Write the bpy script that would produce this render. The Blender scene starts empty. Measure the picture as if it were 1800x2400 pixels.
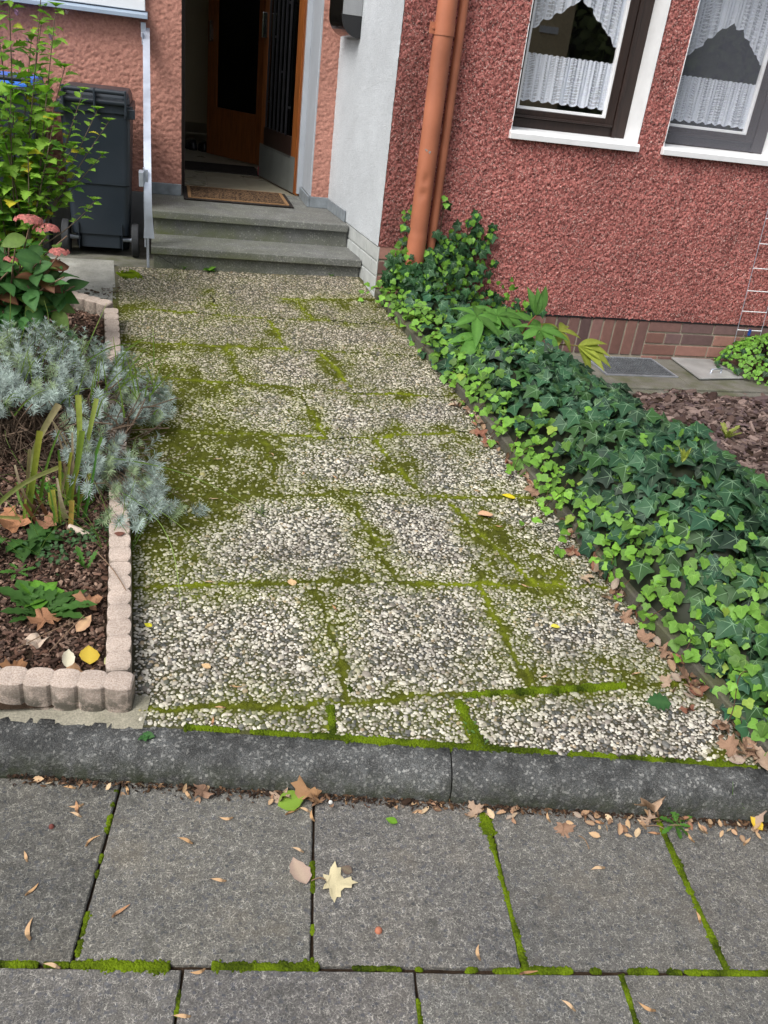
import bpy, math, random
import numpy as np
from mathutils import Matrix, Vector
rng = np.random.default_rng(7); random.seed(7)
R_ = math.radians
scn = bpy.context.scene
COL = scn.collection

# ------------------------------------------------------------------ camera, sky, sun, exposure
cd = bpy.data.cameras.new("camera"); cam = bpy.data.objects.new("camera", cd); COL.objects.link(cam)
cam.matrix_world = Matrix(((0.969389225, 0.007092583, -0.245426619, 0.0),
                           (-0.217783604, 0.486420431, -0.846147426, 0.0),
                           (0.113379151, 0.873696091, 0.473075374, 1.79065),
                           (0, 0, 0, 1)))
cd.sensor_fit = 'HORIZONTAL'; cd.sensor_width = 36.0; cd.lens = 36.0 * 1991.79 / 1800.0
cd.clip_start = 0.02; cd.clip_end = 500
scn.camera = cam
SUN_EL, SUN_AZ = R_(50), R_(232)      # sun behind and to the left, veiled by cloud
w = bpy.data.worlds.new("World"); scn.world = w; w.use_nodes = True
nt = w.node_tree; bg = nt.nodes["Background"]
sky = nt.nodes.new("ShaderNodeTexSky"); sky.sky_type = 'NISHITA'; sky.sun_disc = False
sky.sun_elevation = SUN_EL; sky.sun_rotation = SUN_AZ; sky.air_density = 1.0; sky.dust_density = 4.0; sky.ozone_density = 1.0
hsv = nt.nodes.new("ShaderNodeHueSaturation"); hsv.inputs['Saturation'].default_value = 0.35
nt.links.new(sky.outputs[0], hsv.inputs['Color']); nt.links.new(hsv.outputs[0], bg.inputs[0]); bg.inputs[1].default_value = 0.13
sd = bpy.data.lights.new("sun", 'SUN'); sd.energy = 1.5; sd.angle = R_(25); sd.color = (1, .97, .93)
so = bpy.data.objects.new("sun", sd); COL.objects.link(so)
sv = Vector((math.sin(SUN_AZ) * math.cos(SUN_EL), math.cos(SUN_AZ) * math.cos(SUN_EL), math.sin(SUN_EL)))
so.rotation_euler = (-sv).to_track_quat('-Z', 'Y').to_euler()
scn.view_settings.view_transform = 'Standard'; scn.view_settings.look = 'None'
scn.view_settings.exposure = 0.62; scn.view_settings.gamma = 1

# ------------------------------------------------------------------ node helpers
class NB:
    def __init__(s, name, rough=.8, spec=.3):
        s.m = bpy.data.materials.new(name); s.m.use_nodes = True; s.t = s.m.node_tree
        s.b = s.t.nodes['Principled BSDF']; s.b.inputs['Roughness'].default_value = rough
        s.b.inputs['Specular IOR Level'].default_value = spec; s.co = None
    def n(s, ty, **k):
        q = s.t.nodes.new(ty)
        for a, v in k.items():
            if a.startswith('i_'):
                q.inputs[a[2:].replace('_', ' ')].default_value = v
            else: setattr(q, a, v)
        return q
    def l(s, a, b): s.t.links.new(a, b)
    def coord(s):
        if not s.co:
            s.co = s.n('ShaderNodeTexCoord').outputs['Object']
        return s.co
    def noise(s, scale, detail=4, rough=.55, vec=None):
        q = s.n('ShaderNodeTexNoise'); q.inputs['Scale'].default_value = scale; q.inputs['Detail'].default_value = detail
        q.inputs['Roughness'].default_value = rough; s.l(vec or s.coord(), q.inputs['Vector']); return q.outputs['Fac']
    def voro(s, scale, feat='F1', out='Distance', vec=None, rand=1):
        q = s.n('ShaderNodeTexVoronoi'); q.feature = feat; q.inputs['Scale'].default_value = scale
        q.inputs['Randomness'].default_value = rand
        s.l(vec or s.coord(), q.inputs['Vector']); return q.outputs[out]
    def ramp(s, fac, stops, interp='LINEAR'):
        q = s.n('ShaderNodeValToRGB'); cr = q.color_ramp; cr.interpolation = interp
        while len(cr.elements) < len(stops): cr.elements.new(.5)
        for e, (p, c) in zip(cr.elements, stops):
            e.position = p; e.color = (c[0], c[1], c[2], 1) if isinstance(c, (tuple, list)) else (c, c, c, 1)
        s.l(fac, q.inputs['Fac']); return q.outputs['Color']
    def mix(s, fac, a, b, mode='MIX'):
        q = s.n('ShaderNodeMix', data_type='RGBA', blend_type=mode)
        for v, k in ((fac, 0), (a, 6), (b, 7)):
            if isinstance(v, (int, float)): q.inputs[k].default_value = v if k == 0 else (v, v, v, 1)
            elif isinstance(v, (tuple, list)): q.inputs[k].default_value = (*v, 1)[:4]
            else: s.l(v, q.inputs[k])
        return q.outputs[2]
    def math(s, op, a, b=0.):
        q = s.n('ShaderNodeMath', operation=op)
        for v, k in ((a, 0), (b, 1)):
            if isinstance(v, (int, float)): q.inputs[k].default_value = v
            else: s.l(v, q.inputs[k])
        return q.outputs[0]
    def bump(s, h, strength=.5, dist=.01):
        q = s.n('ShaderNodeBump'); q.inputs['Strength'].default_value = strength; q.inputs['Distance'].default_value = dist
        s.l(h, q.inputs['Height']); s.l(q.outputs[0], s.b.inputs['Normal'])
    def col(s, c):
        if isinstance(c, (tuple, list)): s.b.inputs['Base Color'].default_value = (*c, 1)[:4]
        else: s.l(c, s.b.inputs['Base Color'])
        return s
    def attr(s, name='Col'):
        q = s.n('ShaderNodeAttribute'); q.attribute_name = name; return q.outputs['Color']

def simple(name, c, rough=.6, spec=.4, metal=0, nscale=25, var=.25, bump=.15, bdist=.002):
    b = NB(name, rough, spec); b.b.inputs['Metallic'].default_value = metal
    f = b.noise(nscale, 5)
    b.col(b.ramp(f, [(.25, tuple(x * (1 - var) for x in c)), (.75, tuple(min(1, x * (1 + var)) for x in c))]))
    r = b.ramp(b.noise(nscale * .6, 3), [(.3, max(0, rough - .12)), (.7, min(1, rough + .12))]); b.l(r, b.b.inputs['Roughness'])
    if bump: b.bump(b.noise(nscale * 8, 4), bump, bdist)
    return b.m

def leafmat(name, rough=.45, trans=.25, spec=.45):
    b = NB(name, rough, spec)
    c = b.mix(.35, b.attr(), b.ramp(b.noise(60, 3), [(.3, .35), (.7, 1.0)]), 'MULTIPLY')
    b.col(c); b.bump(b.noise(160, 3), .25, .001)
    tr = b.n('ShaderNodeBsdfTranslucent'); b.l(b.mix(1, c, (1.0, 1.25, .6), 'MULTIPLY'), tr.inputs['Color'])
    ms = b.n('ShaderNodeMixShader'); ms.inputs[0].default_value = trans
    out = b.t.nodes['Material Output']; b.l(b.b.outputs[0], ms.inputs[1]); b.l(tr.outputs[0], ms.inputs[2]); b.l(ms.outputs[0], out.inputs['Surface'])
    return b.m

def vcol(name, rough=.8, spec=.25, var=.3, nscale=60, bump=.3, bdist=.002, bscale=300):
    b = NB(name, rough, spec)
    b.col(b.mix(var, b.attr(), b.ramp(b.noise(nscale, 4), [(.3, .3), (.7, 1.0)]), 'MULTIPLY'))
    if bump: b.bump(b.noise(bscale, 4), bump, bdist)
    return b.m

# ------------------------------------------------------------------ mesh helpers
class MB:
    def __init__(s): s.V = []; s.F = []; s.C = []; s.nv = 0; s.sm = []
    def add(s, V, F, col=None, smooth=False):
        """F: array (n,k) or list of such arrays"""
        V = np.asarray(V, float).reshape(-1, 3)
        if not isinstance(F, list): F = [F]
        elif np.ndim(F[0]) == 1: F = [np.array(F)]
        for f in F:
            f = np.asarray(f, np.int64)
            if f.size: s.F.append(f + s.nv); s.sm.append(smooth)
        c = np.ones((len(V), 4))
        if col is not None: c[:, :3] = np.asarray(col)[..., :3]
        s.V.append(V); s.C.append(c); s.nv += len(V); return s
    def box(s, x0, x1, y0, y1, z0, z1, col=None, fr=None):
        v = np.array([[x, y, z] for z in (z0, z1) for y in (y0, y1) for x in (x0, x1)])
        if fr is not None: v = fr(v)
        return s.add(v, [[0, 2, 3, 1], [4, 5, 7, 6], [0, 1, 5, 4], [2, 6, 7, 3], [0, 4, 6, 2], [1, 3, 7, 5]], col)
    def tube(s, P, r, n=8, col=None, cap=True, smooth=True):
        P = np.asarray(P, float); m = len(P); r = np.broadcast_to(r, (m,))
        T = np.gradient(P, axis=0); T /= np.linalg.norm(T, axis=1)[:, None] + 1e-12
        ref = np.array([0, 0, 1.]) if abs(T[0][2]) < .9 else np.array([1., 0, 0])
        V = []
        for i in range(m):
            a = np.cross(T[i], ref); a /= np.linalg.norm(a) + 1e-9; b = np.cross(T[i], a)
            th = np.arange(n) * 2 * np.pi / n
            V.append(P[i] + r[i] * (np.cos(th)[:, None] * a + np.sin(th)[:, None] * b))
        V = np.concatenate(V); F = []
        for i in range(m - 1):
            for j in range(n): F.append([i * n + j, i * n + (j + 1) % n, (i + 1) * n + (j + 1) % n, (i + 1) * n + j])
        s.add(V, np.array(F), col, smooth)
        if cap:
            s.add(V[:n], [np.arange(n)[None, :]], col); s.add(V[-n:], [np.arange(n)[::-1][None, :]], col)
        return s
    def prism(s, poly, z0, z1, col=None, fr=None):
        poly = np.asarray(poly, float); n = len(poly)
        v = np.concatenate([np.c_[poly, np.full(n, z0)], np.c_[poly, np.full(n, z1)]])
        if fr is not None: v = fr(v)
        F = [np.arange(n)[::-1][None], (np.arange(n) + n)[None], np.array([[i, (i + 1) % n, (i + 1) % n + n, i + n] for i in range(n)])]
        return s.add(v, F, col)
    def inst(s, tV, tF, M, T, cols, smooth=True, tc=None):
        """many copies of a template; M (k,3,3) T (k,3) cols (k,3)"""
        k = len(T)
        if k == 0: return s
        n = len(tV); V = np.einsum('kij,nj->kni', M, tV) + T[:, None, :]
        C = np.repeat(np.asarray(cols)[:, None, :3], n, 1)
        if tc is not None: C = np.clip(C * tc[None, :, :1] + tc[None, :, 1:4], 0, 1)
        off = (np.arange(k) * n)[:, None, None]
        F = [(np.asarray(f)[None] + off).reshape(-1, np.asarray(f).shape[1]) for f in tF]
        return s.add(V.reshape(-1, 3), F, C.reshape(-1, 3), smooth)
    def build(s, name, m, parent=None, bevel=0, weld=False):
        me = bpy.data.meshes.new(name)
        V = np.concatenate(s.V); C = np.concatenate(s.C)
        me.vertices.add(len(V)); me.vertices.foreach_set('co', V.astype(np.float32).ravel())
        li = np.concatenate([f.ravel() for f in s.F]); tot = np.concatenate([np.full(len(f), f.shape[1]) for f in s.F])
        me.loops.add(len(li)); me.loops.foreach_set('vertex_index', li.astype(np.int32))
        me.polygons.add(len(tot)); st = np.concatenate([[0], np.cumsum(tot)[:-1]])
        me.polygons.foreach_set('loop_start', st.astype(np.int32)); me.polygons.foreach_set('loop_total', tot.astype(np.int32))
        sm = np.concatenate([np.full(len(f), q) for f, q in zip(s.F, s.sm)]); me.polygons.foreach_set('use_smooth', sm)
        a = me.color_attributes.new('Col', 'FLOAT_COLOR', 'POINT'); a.data.foreach_set('color', C.astype(np.float32).ravel())
        me.update(calc_edges=True); me.validate()
        me.materials.append(m)
        o = bpy.data.objects.new(name, me); COL.objects.link(o)
        if parent: o.parent = parent
        if bevel:
            b = o.modifiers.new('b', 'BEVEL'); b.width = bevel; b.segments = 2; b.limit_method = 'ANGLE'; b.angle_limit = R_(40)
        return o

def tag(o, label=None, cat=None, group=None, kind=None):
    if label: o['label'] = label
    if cat: o['category'] = cat
    if group: o['group'] = group
    if kind: o['kind'] = kind
    return o
def thing(name, label, cat, group=None):
    o = bpy.data.objects.new(name, None); COL.objects.link(o); o.empty_display_size = .05
    return tag(o, label, cat, group)

def unit(v): return v / (np.linalg.norm(v, axis=-1, keepdims=True) + 1e-12)
def frames(nrm, tip, scale):
    """rotation matrices with local z=nrm, local y=tip (projected), scaled"""
    n = unit(nrm); y = unit(tip - (tip * n).sum(-1, keepdims=True) * n); x = np.cross(y, n)
    M = np.stack([x, y, n], -1); sc = np.asarray(scale)
    if sc.ndim == 1: sc = sc[:, None].repeat(3, 1)
    return M * sc[:, None, :]
def grid_noise(x, y, f, seed=0):
    """smooth value noise"""
    r = np.random.default_rng(seed); t = r.random((256, 256))
    X = x * f; Y = y * f; i = np.floor(X).astype(int); j = np.floor(Y).astype(int); u = X - i; v = Y - j
    u = u * u * (3 - 2 * u); v = v * v * (3 - 2 * v)
    g = lambda a, b: t[a % 256, b % 256]
    return (g(i, j) * (1 - u) + g(i + 1, j) * u) * (1 - v) + (g(i, j + 1) * (1 - u) + g(i + 1, j + 1) * u) * v
def fbm(x, y, f, o=4, seed=0, g=.5):
    s = 0; a = 1; t = 0
    for k in range(o): s = s + a * grid_noise(x + 13.7 * k, y + 7.1 * k, f * 2 ** k, seed + k); t += a; a *= g
    return s / t

# ------------------------------------------------------------------ frames of reference on the site
KA = R_(-9.11); KX = np.array([math.cos(KA), math.sin(KA)]); KY = np.array([-math.sin(KA), math.cos(KA)])
def uv2(u, v): return np.asarray(u)[..., None] * KX + np.asarray(v)[..., None] * KY     # pavement grid -> xy
PA = np.array([.29, 1.766, .09]); PN = np.array([-0.01546488, -0.11702838, 0.99300815])
def pz(x, y): return PA[2] - (PN[0] * (x - PA[0]) + PN[1] * (y - PA[1])) / PN[2]         # height of path plane
XR = np.array([[1.30, 1.735], [1.5, 1.705], [2.04, 1.615], [2.6, 1.54], [3.69, 1.40], [4.29, 1.315], [5.0, 1.212], [5.3, 1.17]])
def xr(y): return np.interp(y, XR[:, 0], XR[:, 1])                                        # right edge of the path
XL = np.array([[1.7, -.095], [2.4, -.115], [2.86, -.135], [4.71, -.255], [5.4, -.285]])
def xl(y): return np.interp(y, XL[:, 0], XL[:, 1])                                        # left edge of the path
KD = R_(-11.3); kdir = np.array([math.cos(KD), math.sin(KD)]); kn = np.array([-math.sin(KD), math.cos(KD)])
KB = np.array([.29, 1.766])                                                              # kerb back edge
def kback(x): return KB[1] + (x - KB[0]) * math.tan(KD)

# ------------------------------------------------------------------ materials
def m_pavement():
    b = NB('pavement_concrete', .85, .25)
    grain = b.noise(260, 6, .7); mid = b.noise(28, 5, .6); big = b.noise(3.2, 4, .6)
    c = b.ramp(grain, [(.30, (.040, .040, .040)), (.45, (.098, .096, .091)), (.58, (.155, .151, .142)), (.72, (.36, .35, .33))])
    chips = b.voro(150, out='Color'); cc = b.n('ShaderNodeSeparateColor'); b.l(chips, cc.inputs[0])
    c = b.mix(b.ramp(cc.outputs[0], [(.80, 0), (.86, .75)]), c, b.ramp(cc.outputs[1], [(0, (.05, .055, .065)), (.5, (.09, .095, .11)), (1, (.16, .15, .14))]))
    # pale worn squiggles of cement between the chips
    wv = b.n('ShaderNodeTexNoise'); wv.inputs['Scale'].default_value = 120; b.l(b.coord(), wv.inputs['Vector'])
    vv = b.mix(.012, b.coord(), wv.outputs['Color'], 'ADD')
    edge = b.voro(110, 'DISTANCE_TO_EDGE', vec=vv)
    sq = b.math('MULTIPLY', b.ramp(edge, [(.015, 1), (.06, 0)]), b.ramp(b.noise(70, 3), [(.47, 0), (.58, .75)]))
    c = b.mix(sq, c, (.46, .45, .41))
    c = b.mix(1, c, b.ramp(mid, [(.3, .72), (.7, 1.18)]), 'MULTIPLY')
    c = b.mix(1, c, b.ramp(big, [(.3, (.78, .79, .80)), (.7, (1.12, 1.10, 1.05))]), 'MULTIPLY')
    c = b.mix(b.ramp(b.noise(4.5, 5, .65), [(.55, 0), (.70, .30)]), c, (.15, .125, .09))
    c = b.mix(b.ramp(b.noise(7, 6, .7), [(.30, .45), (.42, 0)]), c, (.055, .056, .05))
    c = b.mix(1, c, b.attr(), 'MULTIPLY')
    b.col(c); h = b.mix(.5, grain, edge); b.bump(h, .55, .004); return b.m
def m_kerb():
    b = NB('kerb_concrete', .78, .35)
    grain = b.noise(300, 6, .7); mid = b.noise(20, 5)
    chips = b.voro(150, out='Color'); cc = b.n('ShaderNodeSeparateColor'); b.l(chips, cc.inputs[0])
    c = b.ramp(grain, [(.3, (.022, .023, .023)), (.52, (.070, .072, .070)), (.68, (.24, .24, .23))])
    c = b.mix(b.ramp(cc.outputs[0], [(.58, 0), (.64, .6)]), c, b.ramp(cc.outputs[1], [(0, (.035, .04, .042)), (.6, (.11, .115, .115)), (1, (.34, .34, .32))]))
    c = b.mix(1, c, b.ramp(mid, [(.3, .6), (.7, 1.3)]), 'MULTIPLY'); c = b.mix(1, c, b.ramp(b.noise(2.5, 5, .7), [(.35, .65), (.6, 1.15)]), 'MULTIPLY')
    c = b.mix(b.math('MULTIPLY', b.attr(), b.ramp(b.noise(30, 5), [(.35, 0), (.6, .8)])), c, (.035, .045, .018))
    b.col(c); b.bump(b.mix(.5, grain, b.voro(210)), .9, .004); return b.m
def m_render_red():
    b = NB('red_roughcast', .7, .45)
    n1 = b.noise(95, 4, .6); n2 = b.noise(260, 3); big = b.noise(2.2, 4, .6); v = b.voro(120)
    c = b.ramp(n1, [(.35, (.085, .024, .022)), (.46, (.29, .084, .072)), (.59, (.58, .215, .185))])
    c = b.mix(1, c, b.ramp(big, [(.3, .8), (.7, 1.15)]), 'MULTIPLY')
    sp = b.math('MULTIPLY', b.ramp(b.voro(125, out='Distance'), [(.26, 1), (.38, 0)]), b.ramp(b.noise(75, 3), [(.50, 0), (.55, 1)]))
    c = b.mix(b.math('MULTIPLY', sp, .9), c, (.80, .60, .53))
    c = b.mix(1, c, b.attr(), 'MULTIPLY')
    b.col(c); b.bump(b.mix(.4, n1, n2), 1.0, .012); return b.m
def m_render_salmon():
    b = NB('salmon_render', .85, .2)
    big = b.noise(3, 4); n1 = b.noise(70, 4, .6)
    c = b.ramp(n1, [(.3, (.34, .158, .122)), (.7, (.53, .268, .208))])
    c = b.mix(1, c, b.ramp(big, [(.3, .85), (.7, 1.1)]), 'MULTIPLY')
    c = b.mix(1, c, b.attr(), 'MULTIPLY')
    b.col(c); b.bump(n1, .7, .006); return b.m
def m_render_white():
    b = NB('pale_render', .85, .2)
    n1 = b.noise(170, 4, .65)
    c = b.ramp(n1, [(.25, (.36, .39, .415)), (.5, (.57, .605, .635)), (.75, (.70, .725, .745))])
    c = b.mix(1, c, b.ramp(b.noise(3, 4), [(.3, .9), (.7, 1.06)]), 'MULTIPLY')
    b.col(c); b.bump(n1, 1.0, .006); return b.m
def m_brick():
    b = NB('clinker_brick', .6, .35)
    c = b.mix(.35, b.attr(), b.ramp(b.noise(30, 5), [(.25, .35), (.7, 1.0)]), 'MULTIPLY')
    b.col(c); b.bump(b.noise(150, 4), .4, .003); return b.m
def m_granite():
    b = NB('terrazzo_step', .75, .3)
    n1 = b.noise(230, 5, .7); n2 = b.noise(9, 5, .6)
    c = b.ramp(n1, [(.3, (.07, .072, .070)), (.5, (.15, .153, .148)), (.72, (.32, .32, .30))])
    ch = b.voro(75, out='Color'); s = b.n('ShaderNodeSeparateColor'); b.l(ch, s.inputs[0])
    d = b.voro(75)
    chip = b.math('MULTIPLY', b.ramp(s.outputs[0], [(.72, 0), (.74, 1)]), b.ramp(d, [(.15, .7), (.5, 0)]))
    c = b.mix(chip, c, (.36, .37, .33))
    c = b.mix(1, c, b.ramp(n2, [(.3, .72), (.7, 1.12)]), 'MULTIPLY')
    alg = b.math('MULTIPLY', b.ramp(b.noise(5, 5, .65), [(.34, 0), (.55, 1)]), b.attr())
    c = b.mix(alg, c, (.10, .115, .045))
    b.col(c); b.bump(b.mix(.5, n1, n2), .45, .003); return b.m
def m_glass(name, tint=(1, 1, 1), refl=.20):
    b = NB(name); t = b.t
    tr = b.n('ShaderNodeBsdfTransparent'); tr.inputs[0].default_value = (*tint, 1)
    gl = b.n('ShaderNodeBsdfGlossy'); gl.inputs['Roughness'].default_value = .01
    fr = b.n('ShaderNodeLayerWeight'); fr.inputs[0].default_value = .5
    f = b.math('ADD', b.math('MULTIPLY', b.math('POWER', fr.outputs['Facing'], 5.0), .85), refl)
    ms = b.n('ShaderNodeMixShader'); b.l(f, ms.inputs[0]); b.l(tr.outputs[0], ms.inputs[1]); b.l(gl.outputs[0], ms.inputs[2])
    b.l(ms.outputs[0], t.nodes['Material Output'].inputs['Surface']); return b.m
def m_lace():
    b = NB('white_lace', .8, .2); t = b.t
    b.b.inputs['Base Color'].default_value = (.86, .91, 1, 1)
    co = b.n('ShaderNodeAttribute'); co.attribute_name = 'Col'; v = co.outputs['Vector']
    wv = b.n('ShaderNodeTexWave'); wv.wave_type = 'RINGS'; wv.inputs['Scale'].default_value = 3.0; wv.inputs['Distortion'].default_value = 9; wv.inputs['Detail'].default_value = 2
    b.l(v, wv.inputs['Vector'])
    ed = b.voro(9, 'DISTANCE_TO_EDGE', vec=v)
    mot = b.math('MAXIMUM', b.ramp(wv.outputs['Fac'], [(.60, 0), (.75, 1)]), b.ramp(ed, [(.02, 1), (.06, 0)]))
    hem = b.n('ShaderNodeSeparateXYZ'); b.l(v, hem.inputs[0])
    edge = b.ramp(hem.outputs[2], [(.0, 1), (.08, 1), (.10, 0)])
    mpx = b.n('ShaderNodeMapping'); mpx.inputs['Scale'].default_value = (5.5, .25, 0); b.l(v, mpx.inputs[0]); st_ = b.ramp(b.noise(2, 2, .5, vec=mpx.outputs[0]), [(.40, .50), (.56, .96)])
    a = b.math('MAXIMUM', b.math('MULTIPLY', mot, .96), edge); a = b.math('MAXIMUM', a, st_)
    tr = b.n('ShaderNodeBsdfTransparent'); tl = b.n('ShaderNodeBsdfTranslucent'); tl.inputs[0].default_value = (.8, .85, .92, 1)
    m1 = b.n('ShaderNodeMixShader'); m1.inputs[0].default_value = .05; b.l(b.b.outputs[0], m1.inputs[1]); b.l(tl.outputs[0], m1.inputs[2])
    m2 = b.n('ShaderNodeMixShader'); b.l(a, m2.inputs[0]); b.l(tr.outputs[0], m2.inputs[1]); b.l(m1.outputs[0], m2.inputs[2])
    b.l(m2.outputs[0], t.nodes['Material Output'].inputs['Surface']); return b.m
def m_wood(name, c, rough=.4):
    b = NB(name, rough, .5)
    mp = b.n('ShaderNodeMapping'); mp.inputs['Scale'].default_value = (14, 14, 1.2); b.l(b.coord(), mp.inputs[0])
    f = b.noise(5, 6, .6, vec=mp.outputs[0])
    b.col(b.ramp(f, [(.3, tuple(x * .6 for x in c)), (.7, tuple(x * 1.3 for x in c))])); b.bump(f, .15, .002); return b.m
def m_scallop():
    b = NB('pink_concrete', .85, .25)
    g = b.noise(220, 5, .7); m = b.noise(12, 5)
    c = b.ramp(g, [(.3, (.28, .215, .175)), (.5, (.47, .385, .325)), (.72, (.64, .555, .49))])
    c = b.mix(1, c, b.ramp(m, [(.3, .8), (.7, 1.1)]), 'MULTIPLY')
    dirt = b.math('MULTIPLY', b.attr(), b.ramp(b.noise(26, 6, .7), [(.34, 0), (.55, .95)]))
    c = b.mix(dirt, c, (.075, .07, .055))
    b.col(c); b.bump(g, .6, .003); return b.m
def m_concrete(name, c, moss=0.):
    b = NB(name, .88, .2)
    g = b.noise(180, 5, .7); m = b.noise(7, 5, .6)
    col = b.ramp(g, [(.3, tuple(x * .6 for x in c)), (.7, tuple(min(1, x * 1.35) for x in c))])
    col = b.mix(1, col, b.ramp(m, [(.3, .7), (.7, 1.15)]), 'MULTIPLY')
    if moss: col = b.mix(b.ramp(b.noise(6, 5, .6), [(.45, 0), (.65, moss)]), col, (.07, .08, .025))
    b.col(col); b.bump(g, .5, .003); return b.m

M = {}
M['pave'] = m_pavement(); M['kerb'] = m_kerb(); M['red'] = m_render_red(); M['salmon'] = m_render_salmon(); M['white'] = m_render_white()
M['brick'] = m_brick(); M['step'] = m_granite(); M['scallop'] = m_scallop()
M['glass'] = m_glass('window_glass'); M['lace'] = m_lace()
M['mortar'] = m_concrete('mortar', (.30, .28, .22), .25); M['conc'] = m_concrete('slab_concrete', (.34, .335, .30), .25)
M['darkconc'] = m_concrete('edging_concrete', (.10, .095, .075), .6); M['wellconc'] = m_concrete('well_concrete', (.17, .165, .14), .6)
M['soil'] = simple('soil', (.045, .030, .020), .95, .1, nscale=40, var=.5, bump=.8, bdist=.01)
M['pvc'] = simple('white_pvc', (.72, .75, .78), .35, .5, nscale=6, var=.06, bump=0)
M['whitepaint'] = simple('white_paint', (.78, .79, .80), .45, .4, nscale=9, var=.08, bump=.1)
M['zinc_sill'] = simple('blue_grey_sill', (.31, .385, .48), .4, .5, nscale=8, var=.1, bump=0)
M['darkwood'] = m_wood('dark_brown_wood', (.022, .011, .008), .45)
M['orangewood'] = m_wood('orange_wood', (.24, .075, .017), .4)
M['greyjamb'] = simple('grey_paint', (.40, .43, .47), .5, .4, nscale=6, var=.06, bump=.05)
M['slate'] = simple('slate_skirting', (.20, .225, .245), .45, .4, nscale=18, var=.3, bump=.2)
M['bin'] = simple('anthracite_plastic', (.018, .026, .036), .42, .5, nscale=5, var=.18, bump=.15, bdist=.0006)
M['tyre'] = simple('rubber', (.030, .032, .035), .7, .3, nscale=20, var=.3)
M['bluelid'] = simple('blue_plastic', (.03, .16, .62), .4, .5, nscale=6, var=.12, bump=0)
M['galv'] = simple('galvanised_steel', (.52, .57, .66), .42, .5, metal=.55, nscale=14, var=.14, bump=.05)
M['steel'] = simple('stainless_steel', (.50, .50, .50), .22, .5, metal=1, nscale=6, var=.06, bump=0)
M['kick'] = simple('brushed_kick_plate', (.22, .235, .22), .42, .5, metal=.5, nscale=6, var=.15, bump=0)
M['black'] = simple('black_plastic', (.012, .012, .013), .25, .5, nscale=6, var=.1, bump=0)
M['iron'] = simple('black_iron', (.012, .012, .015), .4, .5, nscale=20, var=.2, bump=.1)
M['terra'] = simple('terracotta_paint', (.40, .145, .080), .5, .35, nscale=4, var=.24, bump=.12, bdist=.002)
M['tile'] = simple('beige_floor_tile', (.26, .24, .18), .35, .5, nscale=4, var=.08, bump=0)
M['hall'] = simple('hall_wall', (.30, .27, .21), .8, .2, nscale=5, var=.1, bump=0)
M['cream'] = simple('cream_cupboard', (.48, .40, .26), .5, .4, nscale=5, var=.06, bump=0)
M['rubbermat'] = simple('dark_mat', (.028, .024, .022), .9, .1, nscale=60, var=.5, bump=.5)
M['grate'] = simple('zinc_grate', (.30, .32, .35), .5, .4, metal=.3, nscale=20, var=.2, bump=0)
M['lid'] = simple('zinc_lid', (.40, .41, .40), .5, .4, metal=.35, nscale=7, var=.3, bump=.1)
M['chip'] = vcol('bark', .9, .15); M['deadleaf'] = vcol('dry_leaf', .75, .25, .35, 70, .5, .002, 120)
M['pebble'] = vcol('pebble', .55, .35, .25, 90, .2, .001, 400)
M['moss'] = vcol('moss', .95, .05, .5, 160, .8, .004, 420)
M['ivy'] = leafmat('ivy_leaf', .52, .16, .28); M['leaf'] = leafmat('soft_leaf', .58, .38, .25); M['lav'] = leafmat('lavender_leaf', .75, .15, .15)
M['stem'] = vcol('stem', .8, .2)
M['petal'] = leafmat('petal', .7, .25, .2)

# ================================================================== GROUND
# ---- earth sheet far and wide
g = MB(); g.add([[-60, -60, -.06], [60, -60, -.06], [60, 60, -.06], [-60, 60, -.06]], [[0, 1, 2, 3]]); tag(g.build('ground', M['soil']), kind='structure')
# ---- pavement of separate concrete slabs
pv = MB()
def wob_slab(mb, u0, u1, v0, v1, seed, tint):
    r = np.random.default_rng(seed); n = 40; g = .0024 + r.random() * .0012
    us = np.linspace(u0 + g, u1 - g, n); vs = np.linspace(v0 + g, v1 - g, n)
    P = np.concatenate([np.c_[us, np.full(n, v0 + g)][:-1], np.c_[np.full(n, u1 - g), vs][:-1], np.c_[us[::-1], np.full(n, v1 - g)][:-1], np.c_[np.full(n, u0 + g), vs[::-1]][:-1]])
    c = P.mean(0); m = len(P); a = np.arange(m)
    wb = (grid_noise(P[:, 0], P[:, 1], 60, seed) - .5) * .0025
    d = unit(c - P); P0 = P + d * wb[:, None]; P1 = P0 + d * .0035
    dz = (r.random() - .5) * .003; tilt = (r.random(2) - .5) * .004
    def z(p, off): return off + dz + (p - c) @ tilt
    xy = lambda p: uv2(p[:, 0], p[:, 1])
    V = np.concatenate([np.c_[xy(P0), z(P0, -.03)], np.c_[xy(P0), z(P0, -.0035)], np.c_[xy(P1), z(P1, 0)]])
    F = np.array([[k * m + i, k * m + (i + 1) % m, (k + 1) * m + (i + 1) % m, (k + 1) * m + i] for k in range(2) for i in range(m)])
    mb.add(V, [F, (np.arange(m) + 2 * m)[None]], tint)
VR = 1.172
def tint(s): 
    r = np.random.default_rng(s); t = .84 + .32 * r.random(); return (t, t * (1 - .02 * r.random()), t * (1 - .05 * r.random()))
ulist = [-2.4, -1.9, -1.4, -.90, -.40, .116, .596, 1.085, 1.585, 2.08, 2.6, 3.1]
for i in range(len(ulist) - 1): wob_slab(pv, ulist[i], ulist[i + 1], VR, VR + .52, 10 + i, tint(i))
u2 = [-2.66, -2.16, -1.66, -1.16, -.66, -.163, .347, .827, 1.33, 1.83, 2.33, 2.83]
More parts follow.
